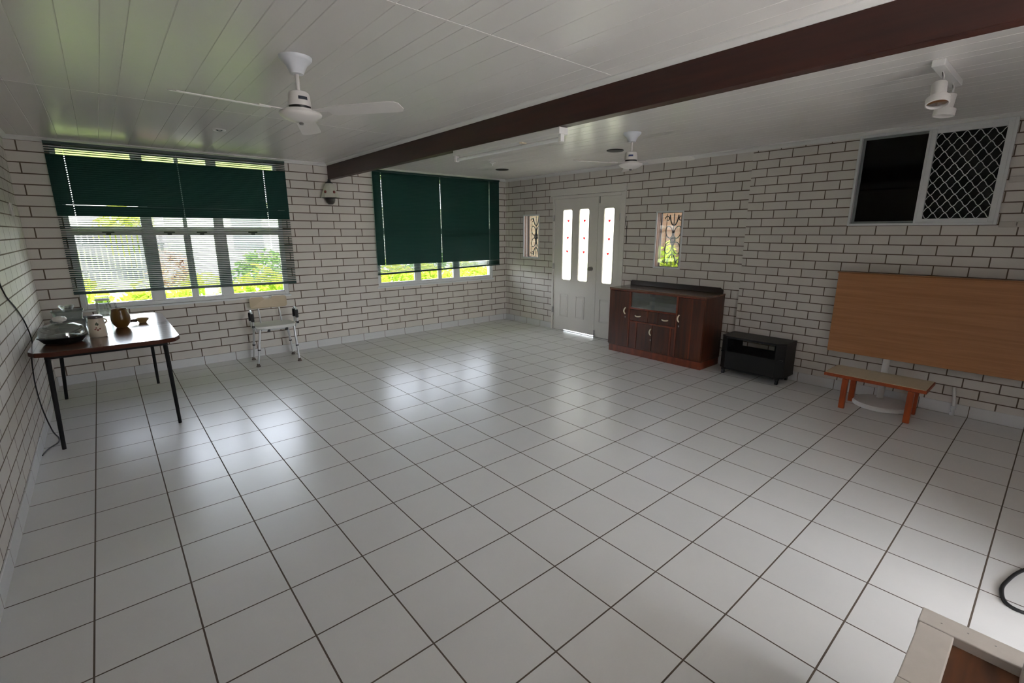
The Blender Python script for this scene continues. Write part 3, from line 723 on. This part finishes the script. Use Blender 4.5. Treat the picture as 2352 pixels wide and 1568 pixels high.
# ---------------------------------------------------------------- shower chair
t = thing('shower_chair', 'white shower chair with beige backrest under the wide green blind', 'chair', (2.04, 2.2, 0))
SZ = .462
def seat_outline(s=1, n=40):
    pts = []
    for i in range(n):
        th = 2 * PI * i / n; c, q = math.cos(th), math.sin(th)
        e = .42
        pts.append((2.05 + .225 * s * math.copysign(abs(c) ** e, c), 2.22 + .20 * s * math.copysign(abs(q) ** e, q)))
    return pts
mb = MB(); rings = []
for s, z in ((.93, SZ - .035), (.99, SZ - .028), (1, SZ - .012), (.97, SZ), (.80, SZ - .004), (.3, SZ - .012), (.02, SZ - .012)):
    rings.append([(a, b, z + (.012 * math.cos((b - 2.22) / .2 * 1.4) if s > .9 and z > SZ - .02 else 0) * (1 if abs(a - 2.05) < .16 else .4)) for a, b in seat_outline(s)])
mb.ring_sweep(rings).build('seat', M_seat, t, smooth=50)
# curved back panel with a hand slot in its top edge
bx0, bx1, bz0, bz1 = 1.858, 2.283, .632, .775
outl = []
rc = .035
outl += [(bx0 + rc * (1 - math.cos(R(a))), bz0 + rc * (1 - math.sin(R(a)))) for a in ()]
for cxx, czz, s in ((bx1 - rc, bz0 + rc, 270), (bx1 - rc, bz1 - rc, 0)):
    for i in range(6): outl.append((cxx + rc * math.cos(R(s + 18 * i)), czz + rc * math.sin(R(s + 18 * i))))
mx_ = (bx0 + bx1) / 2 - .012
outl += [(mx_ + .062, bz1), (mx_ + .056, bz1 - .016), (mx_ + .04, bz1 - .034), (mx_ - .03, bz1 - .034), (mx_ - .046, bz1 - .016), (mx_ - .052, bz1)]
for cxx, czz, s in ((bx0 + rc, bz1 - rc, 90), (bx0 + rc, bz0 + rc, 180)):
    for i in range(6): outl.append((cxx + rc * math.cos(R(s + 18 * i)), czz + rc * math.sin(R(s + 18 * i))))
ycurve = lambda u: 2.425 - .35 * (u - (bx0 + bx1) / 2) ** 2
MB().prism(outl, 0, .018, frame=lambda u, v, w: (u, ycurve(u) + w, v)).build('backrest', M_beige, t, bevel=.003)
for px in (1.95, 2.19):
    MB().tube([(px, 2.36, SZ - .03), (px, 2.40, SZ + .02), (px + .0, 2.44, .64), (px, 2.446, .72)], .0095, 10).build('back_support', M_alum, t, smooth=40)
feet = {(-1, -1): (1.792, 2.026), (-1, 1): (1.826, 2.405), (1, 1): (2.288, 2.385), (1, -1): (2.248, 1.99)}
for (sx, sy), (fx, fy) in feet.items():
    tx, ty = 2.05 + sx * .19, 2.2 + sy * .15
    lp = lambda z: (fx + (tx - fx) * z / .43, fy + (ty - fy) * z / .43, z)
    lg = MB().cyl(lp(.19), lp(.43), .0135, n=12).cyl(lp(.02), lp(.20), .0108, n=12).build('leg', M_alum, t, smooth=40)
    MB().cyl(lp(.188), lp(.202), .017, n=12).build('height_clip', M_darkrub, lg, smooth=40)
    MB().lathe((fx, fy, 0), [(.024, 0), (.024, .006), (.018, .014), (.015, .034), (0, .035)], n=16).build('rubber_foot', M_rubber, lg, smooth=40)
for sx in (-1, 1):
    X = 2.05 + sx * .247; pts = []
    y_f, y_b, zt_ = 2.09, 2.21, .648
    pts = [(X - sx * .03, y_f + .02, .40), (X, y_f, .47), (X, y_f, .60)] + [(X, (y_f + y_b) / 2 - .06 * math.cos(R(a)), .60 + .05 * math.sin(R(a))) for a in (30, 60, 90, 120, 150)] + [(X, y_b, .60), (X, y_b, .47), (X - sx * .03, y_b + .02, .40)]
    am = MB().tube(pts, .0105, 10).build('armrest', M_alum, t, smooth=40)
    for yy in (y_f, y_b):
        MB().lathe((X, yy, 0), [(.013, .525), (.018, .530), (.0185, .60), (.016, .622), (.012, .624)], n=14).build('arm_grip', M_darkrub, am, smooth=40)
    MB().box(X - .014, X + .014, y_f - .015, y_f + .015, .455, .48).build('arm_joint', M_darkrub, am, bevel=.003)
MB().cyl((1.88, 2.08, SZ - .045), (2.22, 2.08, SZ - .045), .011, n=10).build('cross_tube', M_alum, t, smooth=40)
MB().cyl((1.88, 2.34, SZ - .045), (2.22, 2.34, SZ - .045), .011, n=10).build('cross_tube', M_alum, t, smooth=40)
for xx in (1.96, 2.16): MB().box(xx - .014, xx + .014, 2.06, 2.10, SZ - .072, SZ - .04).build('seat_bracket', M_darkrub, t, bevel=.004)

# ---------------------------------------------------------------- sideboard
SX, SBX, SY0, SY1, ST = 5.60, 6.045, -1.452, -.128, .848
t = thing('sideboard', 'dark brown timber sideboard with glass doors and ivory handles', 'sideboard', (5.82, -.79, 0))
T_ = .018
mb = MB()
mb.box(SX + .012, SBX, SY0 + .004, SY0 + T_ + .004, .085, ST - .022).box(SX + .012, SBX, SY1 - T_ - .004, SY1 - .004, .085, ST - .022)
mb.box(SX + .012, SBX, SY0, SY1, .085, .103).box(SBX - .01, SBX, SY0, SY1, .1, ST - .022)
for yy in (-.445, -1.115): mb.box(SX + .012, SBX, yy - .009, yy + .009, .1, ST - .022)
mb.box(SX + .012, SBX, -1.115, -.445, .578, .596).box(SX + .012, SBX, -1.115, -.445, .438, .452)
mb.build('carcass', M_side, t, bevel=.002)
MB().box(SX - .006, SBX, SY0 - .004, SY1 + .004, ST - .022, ST).build('top', M_sidetop, t, bevel=.004)
MB().box(SX - .004, SX + .012, SY0 - .002, SY1 + .002, ST - .036, ST - .006).build('top_edge', M_sideedge, t, bevel=.003)
MB().box(SX + .004, SBX - .01, SY0 + .002, SY1 - .016, 0, .088).build('plinth', M_sideedge, t, bevel=.003)
bp = [(SY0 + .02, ST), (SY1 - .012, ST), (SY1 - .012, ST + .05), (SY1 - .03, ST + .066), (SY0 + .06, ST + .066), (SY0 + .02, ST + .04)]
MB().prism(bp, SBX - .022, SBX - .002, frame=lambda u, v, w: (w, u, v)).build('back_rail', M_sidedark, t, bevel=.004)
fx = lambda ya, yb, za, zb, d=0: MB().box(SX - d, SX + .014, ya, yb, za, zb)
frm = MB()
for (a, b, c, e) in ((-.462, -.438, .1, ST - .03), (-1.125, -1.102, .1, ST - .03), (-1.10, -.462, .598, .618), (-1.10, -.462, .432, .452), (-.728, -.708, .452, .598), (-.578, -.556, .1, .432), (-1.06, -1.036, .1, .432), (-1.10, -.462, .812, ST - .03)):
    frm.box(SX - .009, SX + .012, a, b, c, e)
frm.build('face_frame', M_sideedge, t, bevel=.002)
def arc_handle(parent, y, z, vertical, L_=.085):
    pts = []
    for i in range(9):
        s = i / 8 * 2 - 1; d = .020 * (1 - s * s) + .004; bow = .010 * (1 - s * s)
        pts.append((SX - .004 - d, y + bow, z + s * L_ / 2) if vertical else (SX - .004 - d, y + s * L_ / 2, z - bow * .6))
    MB().tube(pts, [.0065] + [.009] * 7 + [.0065], 8).build('handle', M_ivory, parent, smooth=50)
def keyhole(parent, y, z):
    MB().lathe((SX - .006, y, z), [(.009, 0), (.009, .002), (.003, .0025), (0, .002)], n=14, rot=Matrix.Rotation(R(-90), 3, 'Y')).box(SX - .0085, SX - .0065, y - .003, y + .003, z - .016, z).build('keyhole', M_steel, parent)
def door(name, a, b, c, e, h=None, key=None, seam=None):
    mb = MB(); mb.box(SX - .006, SX + .011, a, b, c, e); dd = mb.build(name, M_side, t, bevel=.002)
    if h: arc_handle(dd, h[0], h[1], True)
    if key: keyhole(dd, *key)
    if seam: MB().box(SX - .0068, SX - .004, seam - .008, seam + .008, c + .003, e - .003).build('veneer_strip', M_sideedge, dd)
    return dd
door('door', -.436, SY1 - .006, .105, ST - .04, (-.393, .565), (-.393, .487))
door('door', SY0 + .006, -1.127, .105, ST - .04, (-1.150, .565), (-1.150, .475), seam=-1.30)
door('door', -.799, -.58, .105, .43, (-.785, .345), (-.785, .245))
door('door', -1.034, -.803, .105, .43)
MB().box(SX - .004, SX + .011, -.554, -.464, .105, .43).build('fixed_panel', M_side, t)
MB().box(SX - .004, SX + .011, -1.10, -1.062, .105, .43).build('fixed_panel', M_side, t)
for a, b, hy in ((-.706, -.464, -.585), (-1.098, -.872, -.968)):
    dr = MB().box(SX - .006, SX + .012, a, b, .456, .594).build('drawer', M_side, t, bevel=.002); arc_handle(dr, hy, .522, False)
MB().box(SX - .003, SX + .012, -.868, -.73, .456, .594).build('drawer_divider_panel', M_side, t, bevel=.002)
MB().box(SX + .012, SX + .016, -.80, -.466, .62, .812).build('glass_slider', M_slide, t)
MB().box(SX + .004, SX + .008, -1.10, -.765, .62, .812).build('glass_slider', M_slide, t)
MB().box(SX + .06, SBX - .012, -1.104, -.456, .700, .712).build('glass_shelf', M_inner, t)
MB().box(SBX - .0135, SBX - .011, -1.105, -.455, .60, .82).box(SX + .015, SBX - .012, -1.105, -.455, .5965, .599).box(SX + .03, SBX - .012, -.4545, -.452, .60, .82).box(SX + .03, SBX - .012, -1.1055, -1.103, .60, .82).build('lining', M_inner, t)

# ---------------------------------------------------------------- black tv stand
t = thing('tv_stand', 'low black tv stand on casters beside the sideboard', 'tv stand', (5.84, -1.95, 0))
VX, VB, VY0, VY1, VT = 5.665, 6.005, -2.285, -1.62, .437
ch = .075
tp = [(VX, VY1 - ch), (VX, VY0 + ch), (VX + ch * .9, VY0), (VB, VY0), (VB, VY1), (VX + ch * .9, VY1)]
MB().prism(tp, VT - .022, VT).build('top', M_black, t, bevel=.003)
MB().prism(tp, .065, .083).build('base', M_black, t, bevel=.003)
for ya, yb, nm in ((VY1 - .016, VY1 - .002, 'side_panel'), (VY0 + .002, VY0 + .016, 'side_panel')):
    MB().box(VX + ch * .9, VB, ya, yb, .083, VT - .022).build(nm, M_black, t, bevel=.002)
for s, ye in ((1, VY1), (-1, VY0)):
    c0 = Vector((VX + .004, ye - s * (ch + .0), 0)); c1 = Vector((VX + ch * .9, ye - s * .003, 0))
    n = Vector((c1.y - c0.y, -(c1.x - c0.x), 0)).normalized() * .014 * (-1 if s < 0 else 1)
    MB().prism([(c0.x, c0.y), (c1.x, c1.y), (c1.x + abs(n.x), c1.y - s * abs(n.y)), (c0.x + abs(n.x), c0.y - s * abs(n.y))], .083, VT - .022).build('corner_panel', M_black, t)
MB().box(VX + .006, VX + .022, VY0 + ch, VY1 - ch, .083, .270).build('drop_front', M_black, t, bevel=.002)
MB().box(VX + .022, VB, VY0 + .016, VY1 - .016, .252, .268).build('shelf', M_black, t, bevel=.002)
MB().box(VB - .008, VB, VY0 + .016, VY1 - .016, .083, .285).box(VB - .008, VB, VY0 + .016, VY1 - .016, .345, VT - .022).box(VB - .008, VB, VY1 - .11, VY1 - .016, .28, .35).box(VB - .008, VB, VY0 + .016, VY0 + .21, .28, .35).build('back_panel', M_black, t)
for cx_, cy_ in ((VX + .045, VY1 - .05), (VX + .045, VY0 + .05), (VB - .04, VY1 - .05), (VB - .04, VY0 + .05)):
    c_ = MB().cyl((cx_ - .002, cy_ - .012, .0225), (cx_ - .002, cy_ + .012, .0225), .0225, n=18).build('caster', M_darkrub, t, smooth=40)
    MB().box(cx_ - .016, cx_ + .016, cy_ - .016, cy_ + .016, .043, .066).build('caster_plate', M_darkrub, c_)

# ---------------------------------------------------------------- tilt-top table leaning upright on its pedestal
t = thing('pedestal_table', 'round-based white pedestal table with its long beech top flipped upright', 'table', (5.80, -3.12, 0))
pcx, pcy = 5.79, -3.10
MB().lathe((pcx, pcy, 0), [(.205, 0), (.212, .006), (.212, .030), (.204, .040), (.16, .045), (.05, .050), (0, .050)], n=48).build('base', M_white, t, smooth=35)
MB().cyl((5.895, -3.07, .046), (5.895, -3.07, .80), .027, n=20).build('column', M_white, t, smooth=40)
MB().box(5.868, 5.92, -3.25, -2.9, .76, .82).build('tilt_bracket', M_blackmetal, t)
MB().box(5.842, 5.867, -4.30, -2.605, .425, 1.175).build('tabletop', M_tan, t, bevel=.002)
MB().box(5.838, 5.90, -4.31, -2.595, 1.173, 1.186).build('top_edge_strip', wood('beech_edge', srgb(128, 84, 46)[:3], srgb(150, 102, 60)[:3], (1, .5, 8), .4), t, bevel=.002)

# ---------------------------------------------------------------- small bench in front of it
t = thing('low_bench', 'small low table with speckled beige top and four orange timber legs', 'low table', (5.6, -3.09, 0))
BT = .305
tp = MB().box(5.462, 5.815, -3.432, -2.722, BT - .004, BT).build('top', M_benchtop, t)
MB().box(5.455, 5.822, -3.44, -2.714, BT - .032, BT - .004).build('edge_trim', M_bench, tp, bevel=.003)
for fx_, fy_ in ((5.455, -2.885), (5.735, -2.885), (5.46, -3.345), (5.745, -3.335)):
    MB().box(fx_ - .012, fx_ + .022, fy_ - .022, fy_ + .022, 0, BT - .032).build('leg', M_bench, t, bevel=.003)

# ---------------------------------------------------------------- white timber framed box at the lower right
t = thing('timber_hatch', 'white painted timber frame around a brown board, at the lower right corner', 'timber frame', (2.0, -4.3, 0))
HZ = .45
MB().box(2.229, 2.304, -5.3, -3.902, HZ - .10, HZ).build('rim_board', M_capw, t, bevel=.003)
MB().box(1.962, 2.2275, -3.982, -3.906, HZ - .10, HZ - .001).build('rim_board', M_capw, t, bevel=.003)
MB().box(1.55, 1.9595, -3.982, -3.905, HZ - .10, HZ - .0005).build('rim_board', M_capw, t, bevel=.003)
MB().box(1.56, 2.229, -5.3, -3.982, HZ - .05, HZ - .028).build('brown_board', M_tread, t)
MB().box(1.56, 2.30, -5.3, -3.91, 0, HZ - .101).build('box_side', M_capw, t)
MB().box(2.19, 2.235, -4.16, -4.112, HZ - .03, HZ + .03).build('post', M_capw, t, bevel=.002)
for yy in (-3.93, -3.985, -4.04): 
    MB().lathe((2.262 + (.01 if yy < -3.95 else 0), yy - .02, HZ), [(.0022, 0), (.0022, .0008), (0, .001)], n=8).build('nail', M_steel, t)

# ---------------------------------------------------------------- cables, wall pieces
def smooth_path(P, sub=6):
    P = [Vector(p) for p in P]; out = []
    for i in range(len(P) - 1):
        p0, p1, p2, p3 = P[max(i - 1, 0)], P[i], P[i + 1], P[min(i + 2, len(P) - 1)]
        for k in range(sub):
            s = k / sub
            out.append(.5 * ((2 * p1) + (p2 - p0) * s + (2 * p0 - 5 * p1 + 4 * p2 - p3) * s * s + (3 * p1 - p0 - 3 * p2 + p3) * s ** 3))
    out.append(P[-1]); return out
cab = smooth_path([(XL + .006, .30, 1.33), (XL + .006, .47, 1.26), (XL + .006, .64, 1.13), (XL + .006, .95, 1.01), (XL + .008, 1.22, .86), (.062, 1.15, .72), (.058, .95, .62), (.055, .86, .45), (.06, .87, .25), (.085, .88, .06), (.115, .83, .006), (.115, .72, .006), (.07, .62, .006), (.045, .50, .006)])
tag(MB().tube(cab, .0045, 8).build('power_cable', M_cord, smooth=60), 'thin black cable hanging down the left wall behind the table', 'cable')
cab = smooth_path([(3.95, -4.30, .007), (3.673, -4.13, .007), (3.466, -4.07, .007), (3.358, -4.065, .007), (3.284, -4.09, .007), (3.28, -4.16, .007), (3.36, -4.3, .007)])
tag(MB().tube(cab, .0075, 8).build('floor_cable', M_cord, smooth=60), 'thick black cable looped on the tiles at the right edge', 'cable')
cab = smooth_path([(XR - .004, .012, 1.76), (XR - .004, .018, 1.70), (XR - .006, .008, 1.64), (XR - .004, -.004, 1.60), (XR - .004, -.004, 1.40)])
tag(MB().tube(cab, .0035, 6).build('bell_wire', M_cord, smooth=60), 'short black wire on the bricks right of the door frame', 'wire')
t = thing('pipe_stub', 'white painted pipe end on the skirting beside the upright beech top', 'pipe', (5.985, -3.555, 0))
MB().tube(smooth_path([(XN - .02, -3.545, .245), (XN - .022, -3.548, .21), (XN - .03, -3.56, .14), (XN - .035, -3.565, .07)]), .012, 10).build('pipe', M_white, t, smooth=50)
MB().cyl((XN - .035, -3.565, .05), (XN - .035, -3.565, .085), .018, n=12).cyl((XN - .036, -3.565, 0), (XN - .036, -3.565, .03), .016, n=12).cyl((XN - .036, -3.565, .02), (XN - .036, -3.565, .06), .010, n=12).build('valve', M_alu, t, smooth=40)
for z, lab in ((1.945, 'upper white wall strip right of the diamond screen'), (1.607, 'lower white wall strip right of the diamond screen, with a chrome hook')):
    t = thing('wall_rail', lab, 'wall rail', (XN, -3.8, z), 'white rails right of the sliding window')
    MB().box(XN - .014, XN - .001, -4.4, -3.592, z - .022, z + .022).build('rail', M_capw, t, bevel=.003)
    MB().tube([(XN - .012, -3.69, z + .01), (XN - .03, -3.69, z + .012), (XN - .036, -3.69, z - .004), (XN - .028, -3.69, z - .012)], .0045, 8).build('hook', M_chrome, t, smooth=40)
t = thing('wall_switch', 'small pale switch plate high on the left wall near the corner', 'switch', (XL, 2.05, 1.75))
MB().box(XL, XL + .012, 1.98, 2.09, 1.69, 1.80).build('plate', M_fan, t, bevel=.004)
MB().box(XL + .012, XL + .018, 2.02, 2.05, 1.73, 1.76).build('rocker', M_fan, t, bevel=.002)

# ---------------------------------------------------------------- outdoors
tag(MB().box(-40, 40, YF + .16, 60, -.30, -.10).build('lawn', M_lawn), kind='structure')
tag(MB().box(XR + .16, 40, -30, YF + .16, -.30, -.10).build('driveway_ground', M_conc), kind='structure')
tag(MB().box(-40, XR + .16, -40, YB - .16, -.30, -.10).build('patio_ground', M_conc), kind='structure')

def leaves(mb, c, rad, n, size, rnd, shell=.55, zmin=-1):
    cx, cy, cz = c
    for _ in range(n):
        while True:
            d = Vector((rnd.uniform(-1, 1), rnd.uniform(-1, 1), rnd.uniform(-1, 1)))
            if .05 < d.length <= 1: break
        d = d.normalized() * (shell + (1 - shell) * rnd.random() ** .5)
        d *= 1 + .18 * math.sin(5 * d.x + 3 * d.z) * math.cos(4 * d.y)
        p = Vector((cx + d.x * rad[0], cy + d.y * rad[1], cz + d.z * rad[2]))
        if p.z < zmin: continue
        s = size * rnd.uniform(.6, 1.3)
        a = Vector((rnd.gauss(0, 1), rnd.gauss(0, 1), rnd.gauss(0, .6))).normalized(); b = a.orthogonal().normalized()
        ang = rnd.uniform(0, 2 * PI); q = Matrix.Rotation(ang, 3, a); b = q @ b
        mb.quad(p - a * s, p - b * s * .45 + a * s * .1, p + a * s, p + b * s * .45 + a * s * .1)
rnd = random.Random(3)
hedge = []
hx = -1.5
labels = []
for i in range(12):
    if i in (0, 1, 6): hx += .84; continue
    w = rnd.uniform(.45, .62); h = (.90, .92, .98, .66, .90, .96, .92, .86, .94, .9, .96, .9)[i]
    yy = 5.1 + rnd.uniform(-.2, .3)
    s = thing('garden_shrub', {2: 'leftmost of four yellow-green shrubs outside behind the wide blind', 3: 'second from left of four yellow-green shrubs behind the wide blind', 4: 'third from left of four yellow-green shrubs behind the wide blind', 5: 'rightmost of four yellow-green shrubs outside behind the wide blind', 7: 'leftmost of five yellow-green shrubs under the closed blind', 8: 'second from left of five yellow-green shrubs under the closed blind', 9: 'middle one of five yellow-green shrubs under the closed blind', 10: 'fourth from left of five yellow-green shrubs under the closed blind', 11: 'rightmost of five yellow-green shrubs under the closed blind'}[i], 'shrub', (hx, yy, -.1), 'yellow-green shrubs outside the front windows')
    mb = MB(); leaves(mb, (hx, yy, .40), (w, .45, h - .40), 1100, .065, rnd, .5, -.08); leaves(mb, (hx, yy, .35), (w * .8, .4, .42), 350, .065, rnd, .3, -.08)
    mb.build('foliage', M_leafY, s, recalc=False)
    mb = MB()
    for k in range(5): mb.cyl((hx + rnd.uniform(-.06, .06), yy + rnd.uniform(-.06, .06), -.1), (hx + rnd.uniform(-.3, .3), yy + rnd.uniform(-.25, .25), h * .6), .012, .006, n=6)
    mb.build('stems', M_bark, s)
    hx += .84
for (x, y, z, w, h, m, lab, nm) in ((2.1, 13.0, .5, .5, .5, M_leafR, 'red flowering shrub far out on the lawn', 'flowering_bush'), (4.6, 12.5, .3, 1.2, .7, M_leafG, 'dark bush in front of the white house, behind the wide blind', 'garden_bush'), (9.6, 12.0, .3, 1.5, .8, M_leafG, 'dark bush in front of the white house, behind the closed blind', 'garden_bush')):
    s = thing(nm, lab, 'bush', (x, y, -.1)); mb = MB(); leaves(mb, (x, y, z), (w, .7, h), 900, .11, rnd, .45, -.08); mb.build('foliage', m, s, recalc=False)
    MB().cyl((x, y, -.1), (x, y, z), .04, .02, n=8).build('stem', M_bark, s)
# picket fence far across the lawn
s = thing('garden_fence', 'pale grey paling fence across the far side of the lawn', 'fence', (-4, 18, -.1))
mb = MB(); x = -12
while x < 2.4: mb.box(x, x + .11, 18, 18.02, -.1, 1.70); x += .15
mb.build('palings', M_fence, s)
MB().box(-12, 2.4, 18.02, 18.07, .2, .28).box(-12, 2.4, 18.02, 18.07, 1.1, 1.18).build('rails', M_fence, s)
s = thing('garden_house', 'white weatherboard house beyond the lawn', 'house', (10, 17, -.1))
mb = MB(); mb.box(3.0, 20, 16, 24, -.1, 2.7).build('house_walls', M_house, s)
for k in range(14): pass
MB().prism([(15.6, 2.6), (24.4, 2.6), (20, 4.4)], 2.5, 20.5, frame=lambda u, v, w: (w, u, v)).build('house_roof', mat('roof_grey', (.3, .3, .31), .7), s)
MB().box(4.3, 5.3, 15.97, 16.0, .9, 2.1).build('house_window', mat('house_window_dark', (.08, .09, .1), .2), s)
for x, y, w, h, lab in ((1.7, 26, 1.2, 1.2, 'lime green tree showing over the paling fence'),):
    s = thing('garden_tree', lab, 'tree', (x, y, -.1))
    mb = MB(); leaves(mb, (x, y, h + .5), (w, 1.2, h), 900, .2, rnd, .4); mb.build('crown', M_leafT, s, recalc=False)
    MB().cyl((x, y, -.1), (x, y, h), .12, .06, n=8).build('trunk', M_bark, s)

# porch outside the front door
tag(MB().box(XR + .16, 8.4, -2.2, 3.2, -.10, -.02).build('porch_slab', M_conc), kind='structure')
tag(MB().box(XR + .16, 7.9, -2.4, 3.0, 2.62, 2.70).build('porch_roof', M_plaster), kind='structure')
o = MB().box(7.0, 7.36, 2.72, 3.08, -.05, 2.62).build('porch_pillar', M_porch); tag(o, 'brown brick pillar seen through the narrow window by the corner', 'pillar')
o = MB().box(8.0, 8.2, -2.6, 1.15, -.1, 2.4).build('porch_screen_wall', M_porch); tag(o, 'brown brick screen wall seen through the scrollwork window', 'wall')
s = thing('garden_bush', 'green plant outside the scrollwork window', 'bush', (7.5, .3, -.02)); mb = MB(); leaves(mb, (7.5, .25, .75), (.35, .35, .6), 700, .07, rnd, .3); mb.build('foliage', M_leafY, s, recalc=False); MB().cyl((7.5, .25, -.02), (7.5, .25, .8), .02, n=6).build('stem', M_bark, s)
s = thing('garden_bush', 'leafy shrub beside the brick pillar outside the corner window', 'bush', (8.6, 4.2, -.1)); mb = MB(); leaves(mb, (8.6, 4.4, 1.1), (.9, .8, 1.1), 1100, .10, rnd, .4); mb.build('foliage', M_leafG, s, recalc=False); MB().cyl((8.6, 4.4, -.1), (8.6, 4.4, 1.0), .03, n=6).build('stem', M_bark, s)

# ---------------------------------------------------------------- daylight
w = bpy.data.worlds.new('sky'); sc.world = w; w.use_nodes = True; nt = w.node_tree
bg = nt.nodes['Background']
sky = nt.nodes.new('ShaderNodeTexSky'); sky.sky_type = 'NISHITA'; sky.sun_disc = False; sky.sun_elevation = R(58); sky.sun_rotation = R(200); sky.air_density = 1.0; sky.dust_density = 2.5; sky.ozone_density = 1
hs = nt.nodes.new('ShaderNodeHueSaturation'); hs.inputs['Saturation'].default_value = .35
nt.links.new(sky.outputs[0], hs.inputs['Color']); nt.links.new(hs.outputs[0], bg.inputs['Color'])
bg.inputs['Strength'].default_value = .72
sun = bpy.data.lights.new('sun', 'SUN'); sun.energy = 4.0; sun.angle = R(1); sun.color = (1, .96, .88)
so = bpy.data.objects.new('sun', sun); COL.objects.link(so)
so.rotation_euler = Vector((-.38, .14, -.91)).to_track_quat('-Z', 'Y').to_euler()

# ---------------------------------------------------------------- camera
cam = bpy.data.cameras.new('camera'); co = bpy.data.objects.new('camera', cam); COL.objects.link(co)
cam.sensor_fit = 'HORIZONTAL'; cam.sensor_width = 36; cam.lens = 1084.776 / 2352 * 36; cam.clip_start = .05; cam.clip_end = 200
yaw, pitch, roll = R(40.506), R(-13.033), R(-.038)
fw = Vector((math.sin(yaw) * math.cos(pitch), math.cos(yaw) * math.cos(pitch), math.sin(pitch))); rt = Vector((math.cos(yaw), -math.sin(yaw), 0)); up = rt.cross(fw)
r2 = rt * math.cos(roll) + up * math.sin(roll); u2 = -rt * math.sin(roll) + up * math.cos(roll)
m = Matrix((r2, u2, -fw)).transposed().to_4x4(); m.translation = Vector((.577, -4.015, 1.550)); co.matrix_world = m
sc.camera = co

sc.view_settings.view_transform = 'Standard'; sc.view_settings.look = 'None'; sc.view_settings.gamma = 1; sc.view_settings.use_curve_mapping = False
sc.view_settings.exposure = 2.4
sc.cycles.use_denoising = True
sc.cycles.max_bounces = 10; sc.cycles.diffuse_bounces = 6; sc.cycles.glossy_bounces = 4; sc.cycles.transparent_max_bounces = 24; sc.cycles.transmission_bounces = 6
sc.cycles.sample_clamp_indirect = 8
